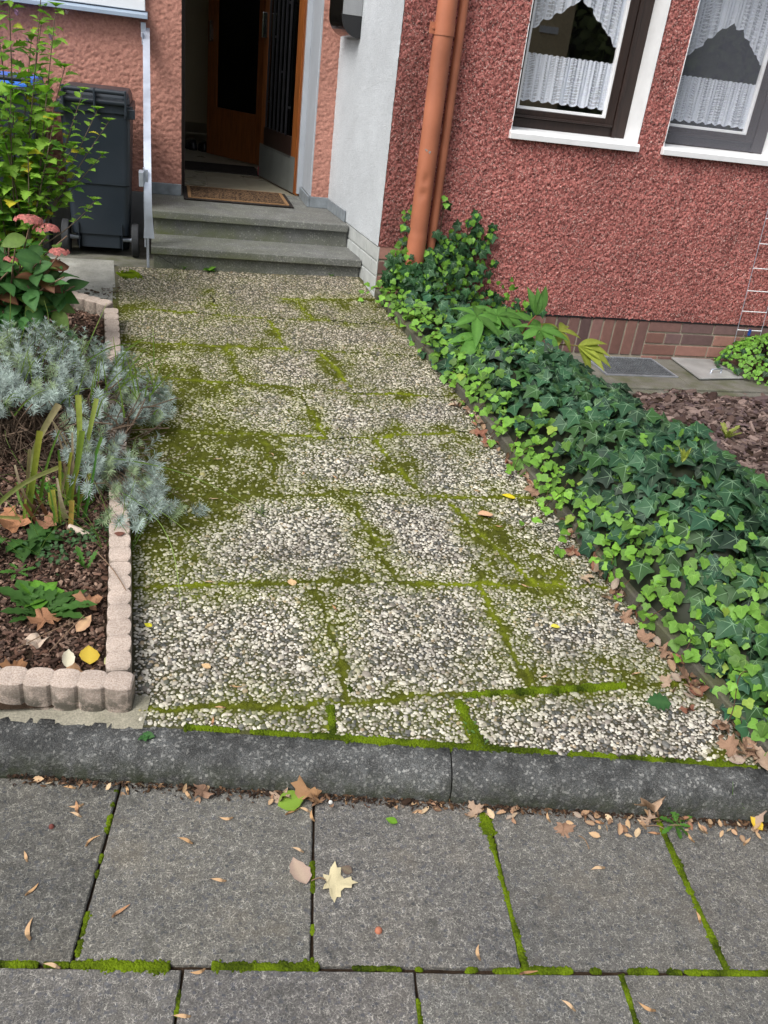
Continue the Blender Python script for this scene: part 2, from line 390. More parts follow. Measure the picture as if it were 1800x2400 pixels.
for r_ in range(1, 5):
    us = u2 if r_ % 2 else ulist
    for i in range(len(us) - 1): wob_slab(pv, us[i], us[i + 1], VR - .5 * r_ + (.0 if r_ > 1 else 0), VR - .5 * (r_ - 1) - .006, 100 * r_ + i, tint(100 * r_ + i))
pv_o = pv.build('pavement', M['pave']); tag(pv_o, kind='structure')
jb = MB(); q = uv2(np.array([-3, 4, 4, -3.]), np.array([-2, -2, 1.72, 1.72])); jb.add(np.c_[q, np.full(4, -.012)], [[0, 1, 2, 3]]); tag(jb.build('joint_sand', M['soil']), kind='structure')

# ---- kerb stones
def kerb_stone(s0, s1, label, seed):
    prof = [(-.118, -.03), (-.119, .025), (-.115, .046), (-.104, .063), (-.088, .076), (-.066, .085), (-.040, .090), (-.002, .092), (0, .089), (0, -.03)]
    n = 220; ss = np.linspace(s0, s1, n); V = []
    for i, s in enumerate(ss):
        e = min(s - s0, s1 - s); sh = max(0, .006 - e) * .6
        for k, (a, z) in enumerate(prof):
            wx = (grid_noise(np.array(s), np.array(k * .3), 30, seed) - .5) * .004 + (grid_noise(np.array(s), np.array(k * .6), 110, seed + 2) - .5) * .003
            p = KB + kdir * s + kn * (a + wx + (sh if a < -.05 else 0))
            V.append([p[0], p[1], z + (wx - sh * .5 if z > 0 else 0)])
    m = len(prof); V = np.array(V)
    F = np.array([[i * m + k, (i + 1) * m + k, (i + 1) * m + k + 1, i * m + k + 1] for i in range(n - 1) for k in range(m - 1)])
    col = np.tile(np.clip(1 - np.array([p[1] for p in prof]) / .075, 0, 1)[:, None] * np.ones(3), (n, 1))
    mb = MB(); mb.add(V, [F], col, True); mb.add(V[:m], [np.arange(m)[None]], col[:m]); mb.add(V[-m:], [np.arange(m)[::-1][None]], col[:m])
    return tag(mb.build('kerb_stone', M['kerb']), label, 'kerb stone', 'dark rounded kerb stones')
kerb_stone(-1.1, .485, 'long dark rounded kerb stone in front of the planted bed, left of the kerb joint', 3)
kerb_stone(.489, 2.3, 'dark rounded kerb stone right of the kerb joint, in front of the path and ivy', 4)

# ---- pebble path (exposed aggregate slabs) : matrix surface + pebbles
SEG = [((-.1, 1.888), (.50, 1.868)), ((.50, 1.868), (1.66, 1.845)), ((-.15, 2.418), (.70, 2.397)), ((.70, 2.397), (1.55, 2.315)), ((-.15, 2.925), (.72, 2.929)), ((.72, 2.929), (1.45, 2.88)),
       ((-.15, 3.43), (.79, 3.355)), ((.79, 3.355), (1.35, 3.41)), ((-.2, 3.93), (.87, 3.782)), ((.87, 3.782), (1.35, 3.75)), ((-.2, 4.285), (.62, 4.231)), ((.62, 4.231), (1.3, 4.21)),
       ((-.25, 4.70), (.76, 4.617)), ((.76, 4.617), (1.25, 4.60)), ((.65, 4.90), (1.2, 4.952)), ((.452, 1.856), (.444, 1.745)), ((.838, 1.838), (.85, 1.66)),
       ((.476, 2.40), (.505, 2.1)), ((.505, 2.1), (.521, 1.87)), ((1.055, 2.361), (1.085, 2.1)), ((1.085, 2.1), (1.10, 1.86)), ((.708, 2.86), (.768, 2.403)), ((1.095, 2.85), (1.16, 2.63)), ((1.16, 2.63), (1.273, 2.35)),
       ((.391, 3.371), (.43, 2.93)), ((.875, 3.353), (1.003, 2.91)), ((.614, 3.77), (.665, 3.371)), ((.29, 4.285), (.342, 3.85)), ((.768, 4.21), (.874, 3.79)), ((.526, 4.612), (.601, 4.235)),
       ((.234, 4.95), (.272, 4.66)), ((.73, 4.90), (.772, 4.618))]
BLOB = [(-.05, 3.15, .28, .30, 1.1), (.16, 3.05, .24, .22, .8), (-.06, 2.80, .22, .22, 1.1), (-.02, 2.56, .16, .14, 1.0), (.05, 3.45, .26, .22, 1.3), (.30, 3.10, .14, .15, .8), (-.08, 3.9, .22, .2, 1.1), (.12, 3.75, .2, .15, .8), (-.06, 4.17, .10, .12, 1.1), (.31, 4.05, .12, .2, .7),
        (.86, 4.0, .13, .2, .7), (.95, 3.2, .12, .22, .8), (1.17, 2.65, .12, .25, .9), (1.28, 2.40, .14, .10, .8), (1.36, 2.45, .1, .25, .6), (1.25, 3.3, .15, .12, .7), (.55, 2.22, .08, .2, .6), (.78, 2.5, .06, .2, .5), (1.1, 2.1, .07, .25, .5), (1.3, 1.95, .3, .08, .6), (.45, 2.95, .35, .06, .7), (1.05, 4.83, .2, .1, .6), (.95, 3.62, .3, .1, .5), (.35, 3.38, .3, .09, .7), (1.62, 1.55, .12, .06, .8)]
def joints(x, y):
    x = x + (grid_noise(x, y, 14, 5) - .5) * .03; y = y + (grid_noise(x, y, 14, 6) - .5) * .03
    d = np.full(np.shape(x), 9.)
    for (a, b), (c, e) in SEG:
        ax, ay = c - a, e - b; t = np.clip(((x - a) * ax + (y - b) * ay) / (ax * ax + ay * ay), 0, 1)
        d = np.minimum(d, np.hypot(x - a - t * ax, y - b - t * ay))
    return d
def mossmask(x, y):
    d = joints(x, y); n = fbm(x, y, 9, 4, 11); n2 = fbm(x, y, 40, 3, 17)
    m = np.exp(-(d / .015) ** 2) * np.clip(3.4 * fbm(x, y, 4.5, 3, 23) - .80, .20, 1.5)
    m += np.interp(y, [2.0, 3.0], [2.0, 3.2]) * np.exp(-(d / np.interp(y, [2.0, 3.0], [.060, .085])) ** 2) * np.clip(n - .40, 0, .5)
    for bx, by, sx, sy, a in BLOB: m += a * np.exp(-((x - bx) / sx) ** 2 - ((y - by) / sy) ** 2) * (.15 + 1.35 * n)
    m += .25 * np.exp(-((xr(y) - x) / .08) ** 2) + 1.2 * np.clip(n - .54, 0, 1)
    return m * (.55 + .9 * n2) - .08, d
def pheight(x, y):
    m, d = mossmask(x, y)
    slabn = (fbm(x, y, 1.6, 2, 31) - .5) * .012
    return pz(x, y) + slabn - .004 * np.exp(-(d / .006) ** 2) + np.clip(m, 0, 1.2) * .0040, m, d
nx, ny = 210, 420
ys = 1.42 + (5.45 - 1.42) * np.linspace(0, 1, ny) ** 1.25
X = np.empty((ny, nx)); Y = np.empty((ny, nx))
for i, y in enumerate(ys): X[i] = np.linspace(xl(y) - .03 if y > 1.8 else -.13, xr(y) + .03, nx); Y[i] = np.maximum(y, kback(X[i]) - .004)
Y = np.where(Y >= 5.32, 5.32, Y)
H, mm, dd = pheight(X, Y); hazeM = np.clip(.75 * np.exp(-(dd / .10) ** 2) * fbm(X, Y, 6, 3, 63) * 2 + 1.6 * np.exp(-((X + .02) / .50) ** 2 - ((Y - 3.3) / .95) ** 2) * fbm(X, Y, 7, 3, 64) + .5 * np.clip((Y - 3.6), 0, 1) * fbm(X, Y, 5, 3, 66) + .9 * np.clip(fbm(X, Y, 4, 4, 65) - .45, 0, 1) * 2, 0, 1); H += (fbm(X, Y, 160, 2, 41) - .5) * .002 * (1 + 2 * np.clip(mm, 0, 1)); 
rough_moss = fbm(X, Y, 90, 3, 43); H += np.clip(mm, 0, 1) * (rough_moss - .5) * .006
k = np.clip(mm * 1.35 - .05, 0, 1)[..., None]
grey = np.array([.082, .074, .055]) * (.7 + .6 * fbm(X, Y, 30, 3, 47))[..., None]
dist = np.clip((Y - 3.2) / 1.6, 0, 1)[..., None]
grey = grey * (1 + .9 * dist)
br = np.clip((np.exp(-(dd / .012) ** 2) * 1.0 + (fbm(X, Y, 22, 4, 53) - .55) * 1.8), 0, 1)[..., None] * np.clip(3 * fbm(X, Y, 3, 3, 57) - .8, .1, 1)[..., None]
mossc = np.array([.085, .093, .014]) * (1 - br) + np.array([.20, .24, .016]) * br
mossc = mossc * (.6 + .8 * rough_moss[..., None])
grey = grey * (1 - .75 * hazeM[..., None]) + np.array([.10, .115, .018]) * .75 * hazeM[..., None]; C = grey * (1 - k) + mossc * k
crk = (dd < .0045)[..., None] & (k < .55); C = np.where(crk, .012, C)
idx = np.arange(nx * ny).reshape(ny, nx)
F = np.stack([idx[:-1, :-1], idx[:-1, 1:], idx[1:, 1:], idx[1:, :-1]], -1).reshape(-1, 4)
pm = MB(); pm.add(np.stack([X, Y, H], -1).reshape(-1, 3), [F], C.reshape(-1, 3), True)
path = pm.build('path', M['moss']); tag(path, kind='structure')
# pebbles
def pebble_template(n, rings):
    V = [[0, 0, 1]]; 
    for r in rings:
        for j in range(n):
            t = 2 * np.pi * (j + .5 * (rings.index(r) % 2)) / n; V.append([r[0] * math.cos(t), r[0] * math.sin(t), r[1]])
    T = [[0, 1 + j, 1 + (j + 1) % n] for j in range(n)]; Q = []
    for k in range(len(rings) - 1):
        a = 1 + k * n; b = a + n
        Q += [[a + j, b + j, b + (j + 1) % n, a + (j + 1) % n] for j in range(n)]
    return np.array(V, float), [np.array(T), np.array(Q)]
def scatter_pebbles(y0, y1, cell, n, rings, seed):
    r = np.random.default_rng(seed)
    gx = np.arange(-.32, 1.78, cell); gy = np.arange(y0, y1, cell * .92)
    x, y = np.meshgrid(gx, gy); x = x + (np.arange(len(gy)) % 2)[:, None] * cell * .5
    x = (x + (r.random(x.shape) - .5) * cell * .8).ravel(); y = (y + (r.random(y.shape) - .5) * cell * .8).ravel()
    ok = (x > xl(y) + .004) & (x < xr(y) - .002) & (y > kback(x) + .008) & (y < 5.315) & ~((x < -.09) & (y < 1.9)); x, y = x[ok], y[ok]
    h, m, d = pheight(x, y)
    ok = (d > .0055) & (r.random(len(x)) > np.clip(m - .50, 0, .8) * .70) ; x, y, h, m, d = x[ok], y[ok], h[ok], m[ok], d[ok]
    k = len(x); a = r.random(k) * 2 * np.pi
    s = cell * .455 * np.exp(r.normal(0, .26, k)); el = 1 + r.random(k) * .40
    Mx = np.zeros((k, 3, 3)); ca, sa = np.cos(a), np.sin(a)
    sx = s * el; sy = s / np.sqrt(el); sz = s * (.38 + .20 * r.random(k))
    Mx[:, 0, 0] = ca * sx; Mx[:, 0, 1] = -sa * sy; Mx[:, 1, 0] = sa * sx; Mx[:, 1, 1] = ca * sy; Mx[:, 2, 2] = sz
    Mx[:, 2, 0] = (r.random(k) - .5) * s * .35; Mx[:, 2, 1] = (r.random(k) - .5) * s * .35
    pzv = pz(x, y) + (fbm(x, y, 1.6, 2, 31) - .5) * .012
    T = np.c_[x, y, pzv + .0004 - sz * .05 + r.normal(0, .0005, k) + np.clip(m, 0, 1) * .0024]
    pal = 1.04 * np.array([[.66, .62, .53], [.57, .54, .48], [.47, .43, .36], [.33, .30, .26], [.25, .22, .19], [.095, .097, .095], [.15, .147, .138], [.38, .30, .20]])
    reg = fbm(x, y, 5.0, 4, 61)
    pr = np.array([.25, .16, .12, .13, .10, .13, .08, .03]); c = pal[r.choice(8, k, p=pr)]
    c = c * (.8 + .35 * r.random((k, 1)))
    far = np.clip((y - 3.3) / 1.5, 0, 1)[:, None]; c = c * (1 - .30 * far) * (1 - far * np.array([.0, .06, .13]))
    hz2 = np.clip(.75 * np.exp(-(d / .10) ** 2) * fbm(x, y, 6, 3, 63) * 2 + 1.6 * np.exp(-((x + .02) / .50) ** 2 - ((y - 3.3) / .95) ** 2) * fbm(x, y, 7, 3, 64) + .5 * np.clip((y - 3.6), 0, 1) * fbm(x, y, 5, 3, 66) + .9 * np.clip(fbm(x, y, 4, 4, 65) - .45, 0, 1) * 2, 0, 1)
    dirt = np.clip(np.clip(m, 0, 1) * .35 + hz2 * .38 * r.random(k), 0, .7)[:, None]; c = c * (1 - dirt) + np.array([.27, .29, .06]) * dirt
    # darker weathered patches of slab
    c = c * (.60 + .60 * np.clip(reg, .2, .85))[:, None]
    tV, tF = pebble_template(n, rings)
    return tV, tF, Mx, T, c
pb = MB()
R1 = [(.62, .82), (.95, .42), (1.0, -.2)]; R2 = [(.72, .72), (1.0, -.1)]
for args in ((1.40, 2.7, .0108, 10, R1, 71), (2.7, 3.8, .0112, 7, R1, 72), (3.8, 5.33, .0118, 6, R2, 73)):
    tV, tF, Mx, T, c = scatter_pebbles(*args); pb.inst(tV, tF, Mx, T, c, True)
    print('pebbles', len(T))
tag(pb.build('path_pebbles', M['pebble']), kind='structure')
# fuzzy moss: tiny upright blades
def fuzz(name, x, y, z, hh, col, label):
    k = len(x); a = rng.random(k) * 6.283; ln = hh * (.5 + rng.random(k))
    V = np.array([[-.5, 0, 0], [.5, 0, 0], [.1, .1, 1.]]); 
    lean = rng.normal(0, .45, (k, 2)); Mx = np.zeros((k, 3, 3)); w_ = .0016
    Mx[:, 0, 0] = np.cos(a) * w_; Mx[:, 1, 0] = np.sin(a) * w_; Mx[:, 0, 2] = lean[:, 0] * ln; Mx[:, 1, 2] = lean[:, 1] * ln; Mx[:, 2, 2] = ln
    mb = MB(); mb.inst(V, [np.array([[0, 1, 2]])], Mx, np.c_[x, y, z], col, False); o = mb.build(name, M['moss']); return tag(o, label, 'moss', kind='stuff')
px_ = rng.random(500000) * 2 - .3; py_ = 1.4 + rng.random(500000) * 2.6
m_, d_ = mossmask(px_, py_); keep = (m_ > .55 + .6 * rng.random(len(m_)) - .15 * (d_ < .012)) & (px_ > xl(py_)) & (px_ < xr(py_)) & (py_ > kback(px_) + .003)
px_, py_, m_, d_ = px_[keep][:110000], py_[keep][:110000], m_[keep][:110000], d_[keep][:110000]
hz_, _, _ = pheight(px_, py_); t = np.clip(np.exp(-(d_ / .02) ** 2) * .9 + (fbm(px_, py_, 22, 4, 53) - .55) * 2.0, 0, 1)[:, None]
t = t * np.clip(3 * fbm(px_, py_, 3, 3, 57) - .8, .1, 1)[:, None]; cc = np.array([.10, .112, .016]) * (1 - t) + np.array([.25, .31, .02]) * t; cc = cc * (.6 + .8 * rng.random((len(cc), 1)))
fuzz('moss', px_, py_, hz_ - .0005, .0030, cc, 'olive and lime green moss over the pebble path slabs and their joints')
# lime moss in pavement joints and behind the kerb: lumps + fuzz
def moss_run(mb, P, wid, dens, zz, amp=1., seed=0, gate=.45):
    P = np.asarray(P, float); L = np.r_[0, np.cumsum(np.hypot(*np.diff(P, axis=0).T))]; n = int(L[-1] * dens)
    r = np.random.default_rng(seed); s = r.random(n) * L[-1]; x = np.interp(s, L, P[:, 0]); y = np.interp(s, L, P[:, 1])
    g = .6 * grid_noise(s, s * 0 + seed * 1.3, 7, seed) + .4 * grid_noise(s, s * 0 + seed * 1.3, 42, seed + 9); ok = g > gate * .8 + .12 + .12 * r.random(len(g)); s, x, y, g = s[ok], x[ok], y[ok], g[ok]
    d = np.array([P[-1] - P[0]]); d = unit(d)[0]; nn = np.array([-d[1], d[0]]); o = r.normal(0, 1, len(s)) * wid * .28 * (.25 + 1.3 * g) * (.6 + .8 * grid_noise(s, s * 0 + 3.3, 60, seed + 4))
    x = x + nn[0] * o; y = y + nn[1] * o; k = len(x); sz = .0020 + .0026 * r.random(k)
    Mx = np.zeros((k, 3, 3)); Mx[:, 0, 0] = sz * 1.3; Mx[:, 1, 1] = sz * 1.3; Mx[:, 2, 2] = sz * (.8 + .6 * r.random(k)) * amp
    tt = np.clip(grid_noise(x, y, 25, 3) * 1.2 - .1 + .3 * r.random(k), 0, 1)[:, None]
    c = np.array([.026, .040, .006]) * (1 - tt) + np.array([.15, .22, .010]) * tt
    tV, tF = pebble_template(5, R2); z = zz(x, y) + .003 * np.exp(-(o / (wid * .5)) ** 2) * (g - .3) * amp
    mb.inst(tV, tF, Mx, np.c_[x, y, z], c, True)
ms = MB(); zp = lambda x, y: -.004 + 0 * x
J = lambda u, v: uv2(np.array([u]), np.array([v]))[0]
moss_run(ms, [J(-.409, 1.66), J(-.405, 1.52)], .012, 9000, zp, 1.2, 1, .2); moss_run(ms, [J(-.402, 1.52), J(-.392, 1.19)], .006, 3500, zp, .8, 2, .45)
moss_run(ms, [J(.114, 1.45), J(.12, 1.18)], .008, 6500, zp, 1, 3, .35); moss_run(ms, [J(.58, 1.62), J(.583, 1.55)], .028, 15000, zp, 1.5, 4, .1); moss_run(ms, [J(.583, 1.55), J(.605, 1.18)], .011, 9000, zp, 1.1, 5, .15)
moss_run(ms, [J(1.078, 1.62), J(1.082, 1.38)], .013, 12000, zp, 1.5, 6, .05); moss_run(ms, [J(1.082, 1.40), J(1.09, 1.18)], .010, 8000, zp, 1.0, 7, .25)
moss_run(ms, [J(-.40, VR), J(-.195, VR - .006)], .018, 14000, zp, 1.4, 8, .05); moss_run(ms, [J(-.10, VR - .004), J(.13, VR)], .018, 15000, zp, 1.4, 9, .0)
moss_run(ms, [J(-.56, VR), J(-.40, VR)], .009, 6000, zp, 1, 10, .4); moss_run(ms, [J(.12, VR), J(.62, VR - .003)], .008, 7000, zp, 1, 11, .45); moss_run(ms, [J(.6, VR), J(1.45, VR - .003)], .011, 9000, zp, 1.2, 12, .25)
for u, s in ((-.162, 13), (.347, 14), (.827, 15)): moss_run(ms, [J(u, VR - .01), J(u, VR - .5)], .008, 6000, zp, 1, s, .4)
kb = lambda x: [x, kback(x) + .006]
moss_run(ms, [kb(.04), kb(.42)], .010, 9000, lambda x, y: pz(x, y) + .001, 1.3, 16, .25); moss_run(ms, [kb(.40), kb(1.05)], .014, 15000, lambda x, y: pz(x, y) + .001, 1.7, 17, .12); moss_run(ms, [kb(1.02), kb(1.66)], .020, 15000, lambda x, y: pz(x, y) + .001, 1.5, 18, .28)
moss_run(ms, [(.452, 1.856), (.444, 1.75)], .016, 11000, lambda x, y: pz(x, y) + .002, 1.5, 19, .1); moss_run(ms, [(.838, 1.838), (.86, 1.66)], .018, 14000, lambda x, y: pz(x, y) + .002, 1.6, 20, .05)
moss_run(ms, [(.86, 1.857), (1.40, 1.847)], .014, 10000, lambda x, y: pz(x, y) + .002, 1.5, 21, .2); moss_run(ms, [(.50, 2.1), (.521, 1.90)], .016, 9000, lambda x, y: pz(x, y) + .002, 1.3, 22, .3)
moss_run(ms, [(-.26, 5.15), (-.16, 5.20)], .07, 30000, lambda x, y: pz(x, y) + .002, 1.5, 24, .1)
tag(ms.build('moss', M['moss']), 'bright lime moss lumps in the pavement joints and along the back of the kerb', 'moss', kind='stuff')

# ---- bin standing slab (left of the path) and floor under bins
sb = MB()
def on(x, y, dz=0): return [x, y, pz(x, y) + dz]
def slab_poly(mb, pts, dz=.004, th=.05):
    top = np.array([on(x, y, dz) for x, y in pts]); bot = top - [0, 0, th]; n = len(pts)
    mb.add(np.r_[bot, top], [np.arange(n)[::-1][None], (np.arange(n) + n)[None], np.array([[i, (i + 1) % n, (i + 1) % n + n, i + n] for i in range(n)])])
slab_poly(sb, [(-.9, 4.86), (-.272, 4.815), (-.31, 5.40), (-.9, 5.42)]); slab_poly(sb, [(-.9, 4.60), (-.262, 4.54), (-.27, 4.807), (-.9, 4.852)], .003)
sb.build('standing_slab', M['conc']); tag(bpy.data.objects['standing_slab'], kind='structure')
fl = MB(); fl.add([[-3, 5.30, .484], [-.07, 5.30, .484], [-.07, 6.3, .484], [-3, 6.3, .484], [-3, 4.4, .42], [-.27, 4.4, .41]], [[0, 1, 2, 3]]); tag(fl.build('yard_floor', M['wellconc']), kind='structure')

# ---- left garden bed soil
def bedz(x, y): return pz(x, y) + .012 + (fbm(np.asarray(x, float), np.asarray(y, float), 5, 3, 81) - .5) * .03
gx, gy = np.meshgrid(np.linspace(-2.6, -.12, 90), np.linspace(1.92, 4.75, 110)); keepx = np.minimum(gx, xl(gy) - .055)
gz = bedz(keepx, gy); ii = np.arange(gx.size).reshape(gx.shape); F = np.stack([ii[:-1, :-1], ii[:-1, 1:], ii[1:, 1:], ii[1:, :-1]], -1).reshape(-1, 4)
gb = MB(); gb.add(np.stack([keepx, gy, gz], -1).reshape(-1, 3), [F], None, True); tag(gb.build('garden_bed', M['soil']), kind='structure')
# ---- right mulch bed
def rz(x, y): return .155 + (fbm(np.asarray(x, float), np.asarray(y, float), 4, 3, 83) - .5) * .05 - np.clip((2.2 - np.asarray(y, float)), 0, 1) * .05
gx, gy = np.meshgrid(np.linspace(1.2, 7, 120), np.linspace(.6, 4.40, 110)); kx_ = np.maximum(gx, xr(gy) + .05); gz = rz(kx_, gy); gyy = np.maximum(gy, kback(kx_) + .004)
gb = MB(); gb.add(np.stack([kx_, gyy, gz], -1).reshape(-1, 3), [F[:0]] if False else [np.stack([np.arange(gx.size).reshape(gx.shape)[:-1, :-1], np.arange(gx.size).reshape(gx.shape)[:-1, 1:], np.arange(gx.size).reshape(gx.shape)[1:, 1:], np.arange(gx.size).reshape(gx.shape)[1:, :-1]], -1).reshape(-1, 4)], None, True)
tag(gb.build('mulch_bed', M['soil']), kind='structure')

# ---- bark chips
def chips(name, x, y, zf, size, pal, label, flat=.25):
    k = len(x); a = rng.random(k) * 6.283
    nrm = unit(np.c_[rng.normal(0, flat, k), rng.normal(0, flat, k), np.ones(k)]); tip = np.c_[np.cos(a), np.sin(a), 0 * a]
    s = size * np.exp(rng.normal(0, .35, k)); Mx = frames(nrm, tip, np.c_[s * (.28 + .3 * rng.random(k)), s, s * .16])
    V = np.array([[-.5, -.42, 0], [.1, -.55, 0], [.55, -.2, 0], [.42, .4, 0], [-.05, .58, 0], [-.5, .3, 0]], float); top = V * [.82, .9, 1] + [0, 0, 1]; 
    VV = np.r_[V, top, [[0, 0, 1.25]]]; n = 6
    Fq = np.array([[i, (i + 1) % n, (i + 1) % n + n, i + n] for i in range(n)]); Ft = np.array([[n + i, n + (i + 1) % n, 12] for i in range(n)])
    c = np.array(pal)[rng.integers(0, len(pal), k)] * (.6 + .8 * rng.random((k, 1)))
    mb = MB(); mb.inst(VV, [Fq, Ft], Mx, np.c_[x, y, zf(x, y) + s * .05 + rng.random(k) * .008], c, False); return tag(mb.build(name, M['chip']), label, 'bark mulch', kind='stuff')
k = 62000; x = -1.8 + rng.random(k) * 1.75; y = 1.95 + rng.random(k) * 2.75; ok = (x < xl(y) - .085); 
chips('bark_mulch', x[ok], y[ok], bedz, .0145, [(.10, .055, .038), (.055, .032, .024), (.16, .095, .07), (.07, .045, .035), (.24, .16, .12)], 'dark brown fine bark mulch in the left planted bed', .4)
k = 22000; x = 2.0 + rng.random(k) * 2.9; y = 1.6 + rng.random(k) * 2.95; ok = (y < 4.38 + .04 * np.sin(x * 9)) | (x > 3.9) 
chips('bark_mulch', x[ok], y[ok], rz, .036, [(.09, .060, .050), (.14, .10, .088), (.055, .035, .030), (.21, .155, .135), (.11, .078, .078)], 'coarse brown grey bark mulch between the ivy and the red wall', .35)

# ================================================================== EDGING STONES (left bed)
def edge_block(P0, P1, zt, label, dirt_side=1, h=.13, pitch=.072, wdt=.0355):
    P0 = np.array(P0, float); P1 = np.array(P1, float); L = np.linalg.norm(P1 - P0); n = max(1, int(round(L / pitch))); d = (P1 - P0) / L; nn = np.array([-d[1], d[0]]); p = L / n
    side = []
    for i in range(n):
        for t in np.linspace(-1, 1, 9)[(0 if i == 0 else 1):]:
            s = (i + .5 + t * .5) * p - L / 2; side.append((s, wdt * (.70 + .30 * math.sqrt(max(0, 1 - abs(t) ** 2.0)))))
    loop = [(s, w_) for s, w_ in side] + [(s, -w_) for s, w_ in side[::-1]]
    c0 = (P0 + P1) / 2; m = len(loop); V = []; C = []
    for lev, (dz, sc, dv) in enumerate([(-h, 1, 1), (-h * .5, 1, 1), (-.004, 1, .35), (-.0008, .975, 0), (0, .85, 0), (.0005, .42, 0)]):
        for s, w_ in loop:
            q = c0 + d * (s * (1 if sc == 1 else 1 - .008 / L)) + nn * w_ * sc; tt_ = ((s + L / 2) / p) % 1 * 2 - 1; V.append([q[0], q[1], zt(q[0], q[1]) + dz - (.0018 * abs(tt_) ** 5 if dz > -.02 else 0)]); C.append([dv + (.12 * abs(tt_) ** 14 if dz > -.02 else 0)] * 3)
    F = np.array([[k * m + i, k * m + (i + 1) % m, (k + 1) * m + (i + 1) % m, (k + 1) * m + i] for k in range(5) for i in range(m)]); V = np.array(V)
    V[-m:, 2] += (grid_noise(V[-m:, 0], V[-m:, 1], 60, 9) - .5) * .002
    mb = MB(); hf = m // 2; bot5 = 5 * m; Q_ = np.array([[bot5 + i, bot5 + i + 1, bot5 + m - 2 - i, bot5 + m - 1 - i] for i in range(hf - 1)])
    mb.add(V, [F, Q_], np.array(C)); 
    return tag(mb.build('edging_stone', M['scallop']), label, 'edging stone', 'pink scalloped edging stones round the bed')
zt = lambda x, y: pz(x, y) + .085
fd = np.array([kdir[0], kdir[1]]); c0 = np.array([-.135, 1.925]); u_ = unit(np.array([-1., .155]))
edge_block(c0 + u_ * 0 - u_ * .036, c0 + u_ * .468, zt, 'front scalloped edging stone at the near right corner of the bed, above the kerb')
edge_block(c0 + u_ * .472, c0 + u_ * .97, zt, 'front scalloped edging stone cut by the left edge of the picture')
ey = [1.966, 2.45, 2.94, 3.43, 3.92, 4.50]
lab = ['nearest side edging stone beside the pebble path, thirteen pale scallops', 'second side edging stone, with a red brown stain, near the cut iris leaves', 'side edging stone hidden under the near lavender', 'side edging stone under the big lavender bush', 'far side edging stone ending at the concrete slab by the bins']
for i in range(5): edge_block((xl(ey[i]) - .038, ey[i] + .002), (xl(ey[i + 1]) - .038, ey[i + 1] - .002), zt, lab[i])
edge_block((xl(4.50) - .045, 4.55), (-.58, 4.72), zt, 'short diagonal edging stone at the back of the bed, in front of the concrete slab')
mo = MB()   # mortar bed in front
ang = [(-1.2, .0), (-.10, .0)]
V = []
for s in np.linspace(-1.3, -.37, 50):
    b0 = KB + kdir * s; wig = (fbm(np.array(s * 1.), np.array(0.3), 12, 3, 91) - .5) * .05
    f0 = b0 - kn * (.012 + wig * .8); r0 = b0 + kn * .10
    V += [[f0[0], f0[1], .0915], [b0[0], b0[1], .094], [b0[0] + kn[0] * .03, b0[1] + kn[1] * .03, .099], [r0[0], r0[1], .112]]
V = np.array(V); F = np.array([[i * 4 + k, (i + 1) * 4 + k, (i + 1) * 4 + k + 1, i * 4 + k + 1] for i in range(49) for k in range(3)]); mo.add(V, [F], None, True)
tag(mo.build('mortar_strip', M['mortar']), kind='structure')
# red stain on the edging
# ---- dark concrete edging right of the path
de = MB(); yy = np.linspace(1.42, 5.0, 60); V = []
for y in yy:
    x = xr(y); z = pz(x, y); w_ = .055
    V += [[x, y, z - .12], [x, y, z + .045], [x + .006, y, z + .05], [x + w_, y, z + .05], [x + w_, y, z - .3]]
V = np.array(V); V[:, 2] += np.repeat((fbm(yy, yy * 0, 8, 3, 95) - .5) * .012, 5); F = np.array([[i * 5 + k, i * 5 + k + 1, (i + 1) * 5 + k + 1, (i + 1) * 5 + k] for i in range(59) for k in range(4)])
de.add(V, [F]); de.add(V[:5], [np.arange(5)[None]]); tag(de.build('path_edging', M['darkconc']), 'low dark concrete edging between the pebble path and the ivy', 'edging')

